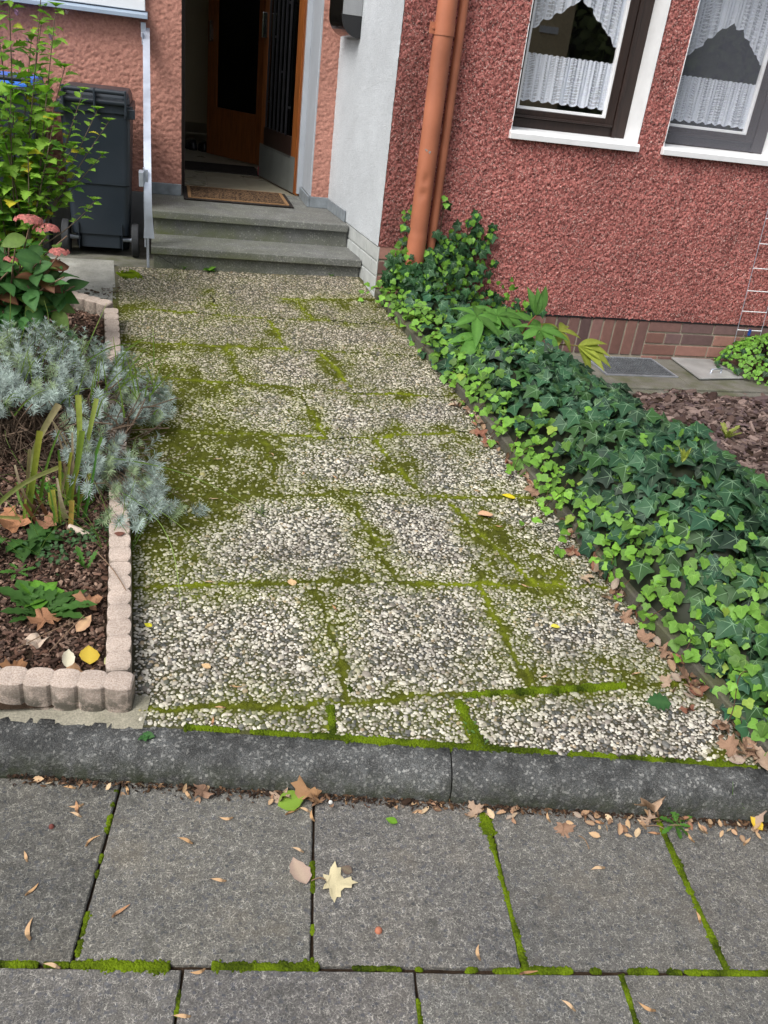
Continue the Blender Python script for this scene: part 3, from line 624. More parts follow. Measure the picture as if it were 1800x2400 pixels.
# ================================================================== BUILDING
house = thing('house', 'house with a salmon entrance recess, pale side wall and dark red roughcast front', 'house')
def relief_wall(name, mat, a0, a1, z0, z1, step, plane, amp, f, parent, holes=(), seed=0, worm=False, label=None, zb=None, tintf=None):
    """plane(a, z, d) -> xyz ; d outward relief"""
    na = int((a1 - a0) / step); nz = int((z1 - z0) / step); A, Zz = np.meshgrid(np.linspace(a0, a1, na), np.linspace(z0, z1, nz))
    if worm:
        n = fbm(A * 1.0, Zz * 2.0 + .3 * A, f, 3, seed); r = 1 - np.abs(n * 2 - 1) * 2.2; Hh = np.clip(r, -.3, 1) * amp + (fbm(A, Zz, f * 3, 2, seed + 5) - .5) * amp * .7
    else:
        n = fbm(A, Zz, f, 3, seed, .6); Hh = (n - .5) * 2 * amp
    inh = np.zeros(A.shape, bool)
    for (h0, h1, g0, g1) in holes: inh |= (A > h0) & (A < h1) & (Zz > g0) & (Zz < g1)
    # snap grid lines to openings
    for (h0, h1, g0, g1) in holes:
        for e in (h0, h1):
            j = np.argmin(np.abs(A[0] - e)); A[:, j] = e
        for e in (g0, g1):
            j = np.argmin(np.abs(Zz[:, 0] - e)); Zz[j, :] = e
    inh = np.zeros((nz - 1, na - 1), bool); ca = (A[:-1, :-1] + A[1:, 1:]) / 2; cz = (Zz[:-1, :-1] + Zz[1:, 1:]) / 2
    for (h0, h1, g0, g1) in holes: inh |= (ca > h0) & (ca < h1) & (cz > g0) & (cz < g1)
    if zb is not None: inh |= cz < zb(ca)
    P = plane(A, Zz, Hh); ii = np.arange(na * nz).reshape(nz, na)
    F = np.stack([ii[:-1, :-1], ii[:-1, 1:], ii[1:, 1:], ii[1:, :-1]], -1)[~inh]
    col = None
    cv = .72 + .5 * np.clip((Hh / amp) * .5 + .5, 0, 1); col = np.repeat(cv.reshape(-1, 1), 3, 1)
    col = np.ones_like(col)
    if tintf is not None: col = tintf(A, Zz).reshape(-1, 3)
    mb = MB(); mb.add(P.reshape(-1, 3), [F], col, True); o = mb.build(name, mat, parent)
    if label: o['label'] = label
    return o
YR = 5.0; ZT = 3.0
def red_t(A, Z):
    n = fbm(A, Z, 1.5, 3, 5); n2 = fbm(A * 3, Z * .5, 3, 3, 6); t = (1 - .42 * np.exp(-((A - 1.30) / .10) ** 2) * (.5 + n)) * (1 - .22 * np.clip(n2 - .45, 0, 1) * 2) * (1 - .18 * np.exp(-((Z - .43) / .12) ** 2) * n)   # darker beside the downpipe and towards the foot, with upright streaks
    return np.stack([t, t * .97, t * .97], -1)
WH = [(1.905, 2.70, 1.46, 2.6), (2.88, 3.672, 1.46, 2.6)]
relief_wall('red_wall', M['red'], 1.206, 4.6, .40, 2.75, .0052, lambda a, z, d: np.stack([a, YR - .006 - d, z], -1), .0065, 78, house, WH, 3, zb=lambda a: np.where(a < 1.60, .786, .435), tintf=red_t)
relief_wall('red_wall', M['red'], 4.6, 8.0, .40, 2.75, .014, lambda a, z, d: np.stack([a, YR - .006 - d, z], -1), .0065, 78, house, (), 3, zb=lambda a: np.where(a < 1.60, .786, .435))
# salmon facade: main part left of door, thin part right of door
Yf = 6.24
relief_wall('entrance_wall', M['salmon'], -2.6, .098, .785, ZT, .0085, lambda a, z, d: np.stack([a, Yf - d, z], -1), .0065, 40, house, [(-1.6, -.118, 1.84, 2.9)], 13, True)
relief_wall('entrance_wall', M['salmon'], .978, 1.10, .78, ZT, .0085, lambda a, z, d: np.stack([a, 6.205 - d, z], -1), .0055, 40, house, (), 15, True, 'narrow strip of salmon render right of the door')
# pale side wall, rotated about the corner
WA = R_(-5.07); wdx, wdy = math.sin(WA), math.cos(WA)
def side(a, z, d): return np.stack([1.205 + wdx * a - wdy * d, 5.0 + wdy * a + wdx * d, z], -1)
relief_wall('side_wall', M['white'], 0, 1.27, .786, ZT, .010, side, .0022, 60, house, (), 17)
# solid backing so that no light leaks
bk = MB(); bk.box(1.24, 1.30, 5.06, 6.6, 0, 3); bk.box(1.0, 1.3, 6.26, 6.6, .4, 3); bk.box(-2.6, .08, 6.262, 6.60, .3, 3); bk.box(-2.6, 6, 5.0 + 1.62, 9.9, 3.0, 3.05); bk.box(1.206, 6, 5.012, 6.6, 3.0, 3.06); bk.build('wall_core', M['hall'], house)
rv = MB()   # window reveals (white) : left, right, top and sill bed for both windows
for (h0, h1, g0, g1) in WH:
    rv.box(h1 - .001, h1 + .003, YR - .012, 5.30, g0, g1); rv.box(h0 - .003, h0 + .001, YR - .009, 5.30, g0, g1); rv.box(h1 + .003, h1 + .03, YR + .02, 5.30, g0, g1); rv.box(h0 - .03, h0 - .003, YR + .02, 5.30, g0, g1); rv.box(h0, h1, YR, 5.3, g1, g1 + .03)
    rv.box(h0, h1, YR + .01, 5.3, g0 - .04, g0 + .012)
rv.build('window_reveal', M['whitepaint'], house)
# brick plinth right: mortar sheet + soldier + stretcher bricks
bp = MB(); mort = (.42, .37, .29); bp.box(1.56, 8.0, 5.004, 5.03, .10, .436, mort); bp.box(1.213, 1.56, 5.004, 5.03, .40, .787, mort)
def bc(): 
    t = .7 + .6 * random.random(); return tuple(v * t for v in random.choice([(.26, .135, .11), (.21, .115, .10), (.29, .15, .12), (.17, .105, .10)]))
def brick(x0, x1, z0, z1): bp.box(x0, x1, 4.996, 5.006, z0, z1, bc())
xx = 3.098
while xx > 1.6:
    brick(xx - .0715, xx - .002, .198 if xx > 2.5 else .13, .432); xx -= .0835
z = .432; row = 0
while z > .12:
    xx = 3.108 - (0 if row % 2 == 0 else .06)
    first = True
    while xx < 7.9:
        L = .235 if not (first and row % 2) else .175
        if row == 1 and first: L = .19
        brick(max(xx, 3.108), xx + L, z - .068, z); xx += L + .012; first = False
        if row == 1 and abs(xx - 3.26) < .06: brick(xx, xx + .115, z - .068, z); xx += .127
    z -= .080; row += 1
for k in range(5):
    z1_ = .787 - k * .087; x1_ = [1.36, 1.33, 1.36, 1.33, 1.36][k]; brick(1.2135, x1_, z1_ - .072, z1_); brick(x1_ + .012, x1_ + .2, z1_ - .072, z1_)
bp.build('brick_plinth', M['brick'], house, .003)
# dark metal drip line at the bottom of the render
dl = MB(); dl.box(1.60, 6, 4.992, 5.003, .431, .441, (.02, .02, .02)); dl.build('drip_edge', M['iron'], house)
# painted bricks of side wall plinth
wb = MB(); cw = (.50, .53, .54)
def fs(v): return side(v[:, 0], v[:, 2], -v[:, 1])
wb.box(0.003, 1.27, .012, .05, .40, .786, cw, fs)
zz = .783
for r_ in range(5):
    s = -.12 * (r_ % 2)
    while s < 1.2:
        s0 = max(s, .003); s1 = s + .235
        if s1 > .01 and r_ * .09 < .36: wb.box(s0, s1, .004, .014, zz - .083, zz - .004, cw, fs)
        s += .245
    zz -= .088
wb.box(-.006, .002, .003, .012, .40, .786, cw, fs)
wb.build('painted_brick_plinth', simple('grey_painted_brick', (.42, .44, .43), .6, .3, nscale=14, var=.15, bump=.3, bdist=.003), house, .004)
# slate skirting
sk = MB(); sk.box(-.098, .097, 6.215, 6.245, .782, .853); sk.build('skirting', M['slate'], house, .002); sk = MB(); sk.box(.968, 1.10, 6.180, 6.204, .782, .852); sk.box(.950, .966, 6.183, 6.60, .782, .852)
def sks(v): return side(v[:, 0], v[:, 2], v[:, 1])
for a, b in ((.72, .915), (.92, 1.16)): sk.box(a, b, .004, .014, .783, .852, None, sks)
sk.build('skirting', M['slate'], house, .002)
pl = MB(); pl.box(-2.6, -.07, 6.225, 6.262, .40, .783); pl.build('rendered_plinth', simple('grey_plinth', (.19, .19, .19), .85, .2, nscale=8, var=.2), house)
# light grey jamb on the right reveal
jm = MB(); jm.box(.968, .985, 6.21, 6.64, .852, 3.0); jm.box(.932, .968, 6.60, 6.66, .80, 3.0); jm.build('door_jamb', M['greyjamb'], house, .002)
# door frame
df = MB(); df.box(.925, .966, 6.64, 6.70, .782, 3.0); df.build('door_frame', M['orangewood'], house, .003)
d2 = MB(); d2.box(.060, .104, 6.26, 6.70, .782, 3.0); d2.box(.060, .128, 6.62, 6.72, .782, 3.0); d2.build('door_frame', M['darkwood'], house, .003)['label'] = 'dark left door frame'
# hall shell
hs = MB(); hs.box(-.9, 2.0, 10.4, 10.45, .7, 3.0); hs.box(-.93, -.9, 6.6, 10.45, .7, 3.0); hs.box(1.4, 1.45, 6.6, 10.45, .7, 3.0); hs.box(-.93, .06, 6.60, 6.64, .7, 3); hs.box(.985, 1.4, 6.62, 6.66, .7, 3); hs.build('hall_wall', M['hall'], house)
ft = MB()
for i in range(9):
    for j in range(13): ft.box(-.9 + i * .3 + .002, -.9 + (i + 1) * .3 - .002, 6.6 + j * .3 + .002, 6.6 + (j + 1) * .3 - .002, .74, .7805)
ft.box(-.93, 1.45, 6.6, 10.45, .70, .776); ft.build('hall_floor', M['tile'], house, .001)
# entrance door leaf opened inwards
def door_leaf(name, label, cat, hx_, hy_, ex, ey, parts):
    t = thing(name, label, cat); d = np.array([ex - hx_, ey - hy_]); L = np.linalg.norm(d); d /= L; nn = np.array([-d[1], d[0]])
    def fr(v):
        p = np.array([hx_, hy_]) + v[:, :1] * d + v[:, 1:2] * nn; return np.c_[p, v[:, 2]]
    for pn, mt, boxes, bev in parts(L):
        mb = MB()
        for bx in boxes: mb.box(*bx, None, fr)
        mb.build(pn, mt, t, bev)
    return t
def p_main(L):
    z0, z1 = .79, 2.85
    fr_ = [(0, .10, -.02, .02, z0, z1), (L - .09, L, -.02, .02, z0, z1), (.10, L - .09, -.02, .02, z0, 1.02), (.10, L - .09, -.02, .02, 2.7, z1)]
    gr = [(.10 + i * (L - .19) / 7 + .01, .10 + i * (L - .19) / 7 + .022, .026, .040, 1.17, 2.7) for i in range(1, 7)] + [(.16 + i * (L - .19) / 7 - .02, .16 + i * (L - .19) / 7 + .02, .024, .034, 1.35 + .22 * ((i * 3) % 5), 1.365 + .22 * ((i * 3) % 5)) for i in range(6)]
    return [('door_frame', M['orangewood'], fr_, .003), ('glass', M['darkglass'], [(.10, L - .09, -.006, .006, 1.17, 2.7)], 0), ('panel', M['darkwood'], [(.10, L - .09, -.012, .024, 1.02, 1.17)], .002),
            ('kick_plate', M['kick'], [(.012, L - .005, .021, .024, .795, 1.04)], 0), ('grille', M['iron'], gr, .002), ('handle', M['steel'], [(L - .07, L - .05, .02, .06, 1.78, 1.95)], .004)]
M['darkglass'] = m_glass('dark_glass', (.10, .12, .13), .05)
door_leaf('front_door', 'orange wood front door standing open inwards, with iron grille and metal kick plate', 'door', .935, 6.655, .750, 7.44, p_main)
def p_in(L):
    return [('door_frame', M['orangewood'], [(0, .07, -.02, .02, .79, 2.8), (L - .12, L, -.02, .02, .79, 2.8), (.07, L - .12, -.02, .02, .79, 1.19), (.07, L - .12, -.02, .02, 2.65, 2.8)], .003),
            ('glass', M['darkglass'], [(.07, L - .12, -.005, .005, 1.19, 2.65)], 0), ('handle', M['steel'], [(L - .07, L - .05, .02, .05, 1.70, 1.86)], .003)]
door_leaf('inner_door', 'orange wood inner hall door with a tall dark glass pane, ajar behind the front door', 'door', .81, 8.08, .375, 8.62, p_in)
cb = MB(); cb.box(-.2, .46, 9.6, 10.2, .95, 2.9); o = cb.build('cupboard', M['cream'], None, .004); tag(o, 'cream tall cupboard in the dark hall behind the doorway', 'cupboard')
def shoe(x, y, rz, lab):
    t = thing('shoe', lab, 'shoe', 'dark shoes on the hall floor'); sole = MB(); ca, sa = math.cos(rz), math.sin(rz)
    P = [(.045 * math.sin(a) * (1.1 - .25 * math.cos(a)), .13 * math.cos(a)) for a in np.linspace(0, 2 * math.pi, 20, endpoint=False)]
    P = np.array(P) @ np.array([[ca, sa], [-sa, ca]]) + [x, y]; sole.prism(P, .782, .80); sole.build('sole', M['rubbermat'], t)
    up = MB(); c = P.mean(0); V = np.r_[np.c_[P, np.full(20, .80)], np.c_[(P - c) * .85 + c, np.full(20, .84)], np.c_[(P - c) * [.5, .5] + c - .04 * np.array([-sa, ca]), np.full(20, .87)]]
    up.add(V, [np.array([[k * 20 + i, k * 20 + (i + 1) % 20, (k + 1) * 20 + (i + 1) % 20, (k + 1) * 20 + i] for k in range(2) for i in range(20)]), (np.arange(20) + 40)[None]], None, True); up.build('upper', M['black'], t)
shoe(.22, 8.9, .3, 'dark shoe at the left on the hall floor'); shoe(.34, 8.85, .1, 'dark shoe beside the inner door in the hall')
# door mats
mt = thing('doormat', 'brown patterned doormat with a dark rubber border on the top step', 'doormat'); b_ = MB(); b_.box(.112, .845, 6.07, 6.60, .784, .794); b_.build('rubber_base', M['rubbermat'], mt, .004)
def m_mat():
    b = NB('coir', .95, .1); w_ = b.n('ShaderNodeTexWave'); w_.inputs['Scale'].default_value = 9; w_.inputs['Distortion'].default_value = 14; w_.inputs['Detail'].default_value = 3; w_.inputs['Detail Scale'].default_value = 3; b.l(b.coord(), w_.inputs[0])
    c = b.ramp(w_.outputs['Fac'], [(.35, (.035, .022, .015)), (.6, (.17, .105, .06))]); b.col(b.mix(.4, c, b.ramp(b.noise(300), [(.3, .3), (.7, 1)]), 'MULTIPLY')); b.bump(b.noise(300), .8, .004); return b.m
b_ = MB(); b_.box(.165, .79, 6.115, 6.555, .794, .8005); b_.build('pile', m_mat(), mt)
b_ = MB(); tanc = simple('tan_pile', (.24, .14, .07), .95, .1, nscale=80, var=.3)
for q in ((.140, .162, 6.095, 6.575), (.793, .815, 6.095, 6.575), (.165, .79, 6.095, 6.112), (.165, .79, 6.558, 6.575)): b_.box(*q, .794, .800)
b_.build('border', tanc, mt)
b_ = MB(); b_.box(.118, .742, 7.48, 7.96, .781, .790); tag(b_.build('inner_doormat', M['rubbermat'], None, .003), 'plain dark mat on the hall floor behind the doormat', 'doormat')
pk = MB(); th = np.linspace(0, 2 * np.pi, 24, endpoint=False); pk.prism(np.c_[.034 * np.cos(th), .034 * np.sin(th)], -.008, .008, None, lambda v: np.c_[.735 + v[:, 2], 7.47 + v[:, 0] * .9, .822 + v[:, 1]])
tag(pk.build('door_stop', simple('pink_rubber', (.55, .03, .09), .5, .4), None, .004), 'small pink round door stop at the foot of the open front door', 'door stop')

# ---- steps
st = thing('steps', 'two grey terrazzo steps up to the front door, green with algae at the left', 'steps')
def stepbox(name, x0, x1, y0, y1, z0, z1, a, bev):
    mb = MB(); n = 24; xs = np.linspace(x0, x1, n)
    for i in range(n - 1): pass
    V = []; C = []
    prof = [(y0, z0), (y0, z1), (y1, z1), (y1, z0)]
    for x in xs:
        for j, (y, z) in enumerate(prof): V.append([x, y, z]); C.append([a * max(0, 1 - (x - x0) / (x1 - x0) * .8) * (1 if j == 0 else .35)] * 3)
    F = np.array([[i * 4 + k, i * 4 + k + 1 if k < 3 else i * 4, (i + 1) * 4 + (k + 1) % 4, (i + 1) * 4 + k] for i in range(n - 1) for k in range(4)])
    mb.add(V, [F], C); mb.add(V[:4], [np.array([[3, 2, 1, 0]])], C[:4]); mb.add(V[-4:], [np.array([[0, 1, 2, 3]])], C[-4:]); me = mb.build(name, M['step'], st, bev)
    return me
stepbox('lower_tread', -.090, 1.176, 5.284, 5.66, .592, .637, 1, .005); stepbox('lower_riser', -.078, 1.172, 5.316, 5.70, .40, .592, 1, 0)
stepbox('upper_tread', -.092, 1.139, 5.617, 6.62, .735, .781, .8, .005); stepbox('upper_riser', -.078, 1.142, 5.648, 6.2, .637, .735, 1, 0)
def crack(pts, y):
    mb = MB()
    for a, b in zip(pts[:-1], pts[1:]):
        mb.add([[a[0], y, a[1] - .0015], [b[0], y, b[1] - .0015], [b[0], y, b[1] + .0015], [a[0], y, a[1] + .0015]], [[0, 1, 2, 3]], (.01, .01, .01))
    mb.build('crack', M['iron'], st)
crack([(-.05, .575), (-.02, .565), (.0, .548), (.03, .54), (.045, .52), (.07, .515)], 5.3155)

# ---- window upper left (white pvc)
wn = thing('white_window', 'white plastic window with a blue grey sill at the top left corner', 'window'); wn.parent = house
for k_ in ('label', 'category'): 
    if k_ in wn.keys(): del wn[k_]
wn['label'] = 'white plastic window with a blue grey sill'
b_ = MB(); b_.box(-1.6, -.118, 6.20, 6.27, 1.842, 1.90); b_.box(-.18, -.118, 6.20, 6.27, 1.90, 2.8); b_.box(-.24, -.185, 6.215, 6.26, 1.905, 2.8); b_.box(-1.6, -.24, 6.215, 6.26, 1.905, 1.95); b_.build('frame', M['pvc'], wn, .004)
b_ = MB(); b_.box(-1.6, -.24, 6.235, 6.24, 1.95, 2.8); b_.build('glass', M['glass'], wn)
b_ = MB(); V = np.array([[x, y, z] for x in (-1.7, -.104) for y, z in ((6.145, 1.800), (6.145, 1.822), (6.24, 1.842), (6.24, 1.80))]); b_.add(V, [[0, 1, 5, 4], [1, 2, 6, 5], [2, 3, 7, 6], [0, 4, 7, 3], [0, 3, 2, 1], [4, 5, 6, 7]]); b_.build('sill', M['zinc_sill'], wn, .002)

# ---- brown windows in red wall
def brown_window(x0, lab, screen):
    w_ = thing('window', lab, 'window'); del w_['category']; w_.parent = house; x1 = x0 + .793
    yf = 5.16
    a = MB(); a.box(x1 - .075, x1, yf, yf + .06, 1.485, 2.6); a.box(x0, x0 + .035, yf, yf + .06, 1.485, 2.6); a.box(x0 + .035, x1 - .075, yf + .004, yf + .06, 1.485, 1.548); a.box(x1 - .092, x1 - .066, yf - .012, yf + .02, 1.485, 2.6); a.build('frame', M['darkwood'], w_, .004)
    a = MB(); a.box(x0 + .035, x0 + .072, yf - .006, yf + .04, 1.552, 2.6); a.box(x1 - .150, x1 - .094, yf - .006, yf + .04, 1.552, 2.6); a.box(x0 + .072, x1 - .150, yf - .006, yf + .04, 1.552, 1.592)
    a.box(x0 + .04, x1 - .10, yf - .018, yf - .004, 1.548, 1.562); a.build('sash', M['darkwood'], w_, .004)
    a = MB(); a.box(x0 + .072, x0 + .086, yf - .002, yf + .03, 1.592, 2.6); a.box(x1 - .164, x1 - .150, yf - .002, yf + .03, 1.592, 2.6); a.box(x0 + .086, x1 - .164, yf - .002, yf + .03, 1.592, 1.608); a.build('glazing_bead', M['whitepaint'], w_, .002)
    a = MB(); a.add([[x0 + .086, yf + .014, 1.608], [x1 - .164, yf + .014, 1.608], [x1 - .164, yf + .014, 2.6], [x0 + .086, yf + .014, 2.6]], [[0, 1, 2, 3]]); a.build('glass', M['glass'], w_)
    a = MB(); V = np.array([[x, y, z] for x in (x0 - .01, x1 + .014) for y, z in ((4.962, 1.442), (4.962, 1.472), (4.972, 1.484), (5.17, 1.494), (5.17, 1.442))]); n = 5
    a.add(V, [np.array([[i, (i + 1) % n, (i + 1) % n + n, i + n] for i in range(n)]), np.array([[4, 3, 2, 1, 0]]), np.array([[5, 6, 7, 8, 9]])]); a.build('sill', M['whitepaint'], w_, .002)
    if screen:
        b = NB('insect_mesh', .7, .2); b.b.inputs['Base Color'].default_value = (.34, .36, .42, 1); tr = b.n('ShaderNodeBsdfTransparent'); ms_ = b.n('ShaderNodeMixShader'); ms_.inputs[0].default_value = .20
        b.l(tr.outputs[0], ms_.inputs[1]); b.l(b.b.outputs[0], ms_.inputs[2]); b.l(ms_.outputs[0], b.t.nodes['Material Output'].inputs['Surface'])
        a = MB(); a.add([[x0 + .004, 5.128, 1.5], [x1 - .02, 5.128, 1.5], [x1 - .02, 5.128, 2.6], [x0 + .004, 5.128, 2.6]], [[0, 1, 2, 3]]); a.build('insect_screen', b.m, w_)
    return w_
brown_window(1.905, 'dark brown window with white glazing bead and white sill, left one in the red wall', False)
brown_window(2.879, 'dark brown window behind a grey insect screen, right one in the red wall', True)
# room behind the windows
rm = MB(); rm.box(1.35, 5.2, 8.4, 8.45, .9, 3); rm.box(1.32, 1.35, 5.3, 8.4, .9, 3); rm.box(5.2, 5.25, 5.05, 8.4, .9, 3); rm.box(1.32, 5.2, 5.3, 8.4, .88, .92); rm.box(2.72, 2.86, 5.05, 5.32, 1.2, 3); rm.box(1.32, 1.88, 5.05, 5.32, 1.2, 3); rm.box(3.70, 5.2, 5.05, 5.32, 1.2, 3); rm.box(1.3, 5.2, 5.06, 5.32, .9, 1.44)
rm.build('room_wall', simple('room_wall', (.14, .135, .13), .8, .2, nscale=4, var=.15, bump=0), house)
cb = MB(); cb.box(1.9, 2.36, 6.3, 6.8, .93, 2.6); tag(cb.build('wooden_cabinet', simple('tan_cabinet', (.42, .30, .14), .5, .4, nscale=5, var=.1, bump=0), None, .004), 'tan cabinet inside the room, behind the left curtained window', 'cabinet')

# ---- curtains
def curtain(x0, x1, ztop, zbot, label, cat, seed, name):
    """ztop, zbot functions of t in 0..1"""
    n, m = 160, 26; t = np.linspace(0, 1, n); r = np.random.default_rng(seed); V = []; C = []
    ph = r.random(3) * 6
    for j in range(m):
        s = j / (m - 1)
        for i in range(n):
            zt_, zb_ = ztop(t[i]), zbot(t[i]); z = zt_ + (zb_ - zt_) * s
            y = 5.190 + .009 * math.sin(t[i] * 60 + ph[0] + .8 * math.sin(t[i] * 13 + ph[1])) * (.35 + .65 * s) + .004 * math.sin(t[i] * 150 + ph[2])
            V.append([x0 + (x1 - x0) * t[i], y, z]); C.append([t[i] * (x1 - x0) * 4, (z - 1.5) * 4, (z - zb_)/.14])
    ii = np.arange(n * m).reshape(m, n); F = np.stack([ii[:-1, :-1], ii[1:, :-1], ii[1:, 1:], ii[:-1, 1:]], -1).reshape(-1, 4)
    mb = MB(); mb.add(V, [F], C, True); return tag(mb.build(name, M['lace'], None), label, cat)
def scal(t, n, a): return a * (1 - abs(math.sin(t * math.pi * n)))
curtain(1.99, 2.55, lambda t: 1.878 + .006 * abs(math.sin(t * 50)), lambda t: 1.632 + scal(t, 9, .014), 'white lace cafe curtain across the lower half of the left brown window', 'curtain', 1, 'lace_curtain')
curtain(2.965, 3.525, lambda t: 1.868 + .006 * abs(math.sin(t * 50)), lambda t: 1.622 + scal(t, 9, .014), 'white lace cafe curtain across the lower half of the screened right window', 'curtain', 2, 'lace_curtain')
vb1 = lambda t: np.interp(t, [0, .12, .25, .37, .48, .6, .7, .82, .92, 1], [1.985, 2.035, 2.075, 2.115, 2.165, 2.135, 2.08, 2.03, 1.97, 1.955]) + scal(t, 8, .018)
curtain(1.99, 2.555, lambda t: 2.5, vb1, 'scalloped white lace valance arching over the left brown window', 'curtain', 3, 'lace_valance')
vb2 = lambda t: np.interp(t, [0, .1, .25, .4, .5, .65, .8, .92, 1], [1.96, 1.985, 2.06, 2.13, 2.155, 2.125, 2.05, 1.985, 1.965]) + scal(t, 8, .018)
curtain(2.965, 3.53, lambda t: 2.5, vb2, 'scalloped white lace valance arching over the screened right window', 'curtain', 4, 'lace_valance')

# ---- drain pipes
dp = thing('drainpipe', 'thick terracotta painted downpipe with a dent, on the red wall near the corner', 'drainpipe')
n, m_ = 28, 140; zs = np.linspace(.55, 3.0, m_); th = np.arange(n) * 2 * np.pi / n; A_, Z_ = np.meshgrid(th, zs); rr = np.where(Z_ < .886, .0545, .052) + 0 * A_
dent = np.exp(-((Z_ - 1.19) / .035) ** 2 - ((A_ - 4.55) / .38) ** 2) * .012 + np.exp(-((Z_ - 1.12) / .028) ** 2 - ((A_ - 4.45) / .42) ** 2) * .011; rr = rr - dent + .006 * np.exp(-((Z_ - 1.155) / .012) ** 2 - ((A_ - 4.5) / .3) ** 2)
V = np.stack([1.408 + rr * np.cos(A_), 4.90 + rr * np.sin(A_), Z_], -1).reshape(-1, 3); ii = np.arange(n * m_).reshape(m_, n); F = np.stack([ii[:-1], np.roll(ii[:-1], -1, 1), np.roll(ii[1:], -1, 1), ii[1:]], -1).reshape(-1, 4)
b_ = MB(); b_.add(V, [F], None, True); b_.build('pipe', M['terra'], dp)
b_ = MB(); zs = np.array([1.900, 1.958]); A_, Z_ = np.meshgrid(th, zs); V = np.stack([1.408 + .056 * np.cos(A_), 4.90 + .056 * np.sin(A_), Z_], -1).reshape(-1, 3); ii = np.arange(n * 2).reshape(2, n); b_.add(V, [np.stack([ii[:-1], np.roll(ii[:-1], -1, 1), np.roll(ii[1:], -1, 1), ii[1:]], -1).reshape(-1, 4)], None, True)
b_.box(1.330, 1.362, 4.885, 4.893, 1.902, 1.956); b_.box(1.330, 1.362, 4.899, 4.907, 1.902, 1.956); b_.tube([[1.345, 4.878, 1.929], [1.345, 4.915, 1.929]], .006, 8); b_.build('pipe_clamp', M['terra'], dp)
b_ = MB(); 
for (x, z, s) in ((1.385, 1.345, .007), (1.402, 1.338, .009), (1.378, 1.349, .005)):
    a = math.acos((x - 1.408) / .0526); y = 4.90 - .0526 * math.sin(a); b_.add([[x - s, y - .0006, z], [x, y - .0006, z - s], [x + s * .7, y - .0008, z + s * .3], [x, y - .0006, z + s * .8]], [[0, 1, 2, 3]])
b_.build('bare_patch', M['lid'], dp)
dp2 = thing('conduit_pipe', 'thin terracotta painted pipe just right of the thick downpipe', 'pipe'); b_ = MB(); b_.tube([[1.506, 4.935, z] for z in np.linspace(.6, 3.0, 20)], .0245, 16); b_.build('pipe', M['terra'], dp2)

# ---- mailbox on side wall
mbx = thing('mailbox', 'stainless steel mailbox with a rounded black bottom, on the pale side wall', 'mailbox')
def mbprof(z0, z1, w0): 
    P = [(0, z0)]; r = .11
    for a in np.linspace(-math.pi / 2, -math.pi, 10)[0:]: P.append((-(w0 - r) + r * math.cos(a), z0 + r + r * math.sin(a)))
    return P + [(-w0, z1), (0, z1)]
def mb_f(v): 
    # local: x outward(-), y along wall, z up
    a = v[:, 2]; out = side(a, v[:, 1], -v[:, 0]); return out
b_ = MB(); b_.prism(mbprof(1.842, 2.35, .125), .76, 1.06, None, mb_f); b_.build('body', simple('dark_steel', (.045, .042, .040), .22, .5, metal=.9, nscale=4, var=.1, bump=0), mbx, .002)
b_ = MB(); b_.prism([(-.003, 1.96), (-.122, 1.96), (-.122, 2.35), (-.003, 2.35)], .752, .760, None, mb_f); b_.build('side_panel', M['steel'], mbx)
b_ = MB(); P = mbprof(1.842, 1.958, .125); b_.prism(P, .753, .760, None, mb_f); b_.build('lower_end', M['black'], mbx)  # lower part of the near end, coloured black

# ---- handrail : galvanised flat bar
hr = thing('handrail', 'galvanised flat bar handrail running down from the wall beside the steps', 'handrail')
cl = [(6.215, 1.752), (6.0, 1.60), (5.7, 1.36), (5.45, 1.145), (5.36, 1.04), (5.315, .93), (5.30, .82), (5.295, .68)]
ts = np.linspace(0, 1, 60); L_ = np.r_[0, np.cumsum(np.hypot(*np.diff(np.array(cl), axis=0).T))]; L_ /= L_[-1]
cy = np.interp(ts, L_, [c[0] for c in cl]); cz = np.interp(ts, L_, [c[1] for c in cl])
for _ in range(6): cy[1:-1] = (cy[:-2] + cy[1:-1] * 2 + cy[2:]) / 4; cz[1:-1] = (cz[:-2] + cz[1:-1] * 2 + cz[2:]) / 4
V = []; xc = np.interp(ts, [0, 1], [-.114, -.101])
for i in range(60):
    ty, tz = np.gradient(cy)[i], np.gradient(cz)[i]; q = math.hypot(ty, tz); ny_, nz_ = -tz / q, ty / q
    if nz_ < 0 and i < 30: pass
    hw = .0205 if i < 54 else .0205 + (i - 53) * .0016
    for sx, sn in ((-hw, -.003), (hw, -.003), (hw, .003), (-hw, .003)): V.append([xc[i] + sx, cy[i] + ny_ * sn, cz[i] + nz_ * sn])
F = np.array([[i * 4 + k, (i + 1) * 4 + k, (i + 1) * 4 + (k + 1) % 4, i * 4 + (k + 1) % 4] for i in range(59) for k in range(4)]); b_ = MB(); b_.add(V, [F], None, False); b_.add(V[:4], [[[0, 1, 2, 3]]]); b_.add(V[-4:], [[[3, 2, 1, 0]]]); b_.build('rail', M['galv'], hr)
b_ = MB(); b_.box(-.117, -.102, 5.335, 5.352, .484, 1.05); b_.box(-.128, -.120, 5.33, 5.36, .62, 1.06); b_.build('post', M['galv'], hr, .001)
b_ = MB(); b_.box(-.146, -.116, 6.19, 6.236, 1.70, 1.782); b_.box(-.140, -.134, 6.12, 6.22, 1.66, 1.73); b_.build('wall_bracket', M['galv'], hr, .003)
b_ = MB(); b_.box(-.152, -.126, 5.31, 5.40, .96, 1.04); b_.build('side_bracket', M['galv'], hr, .003)

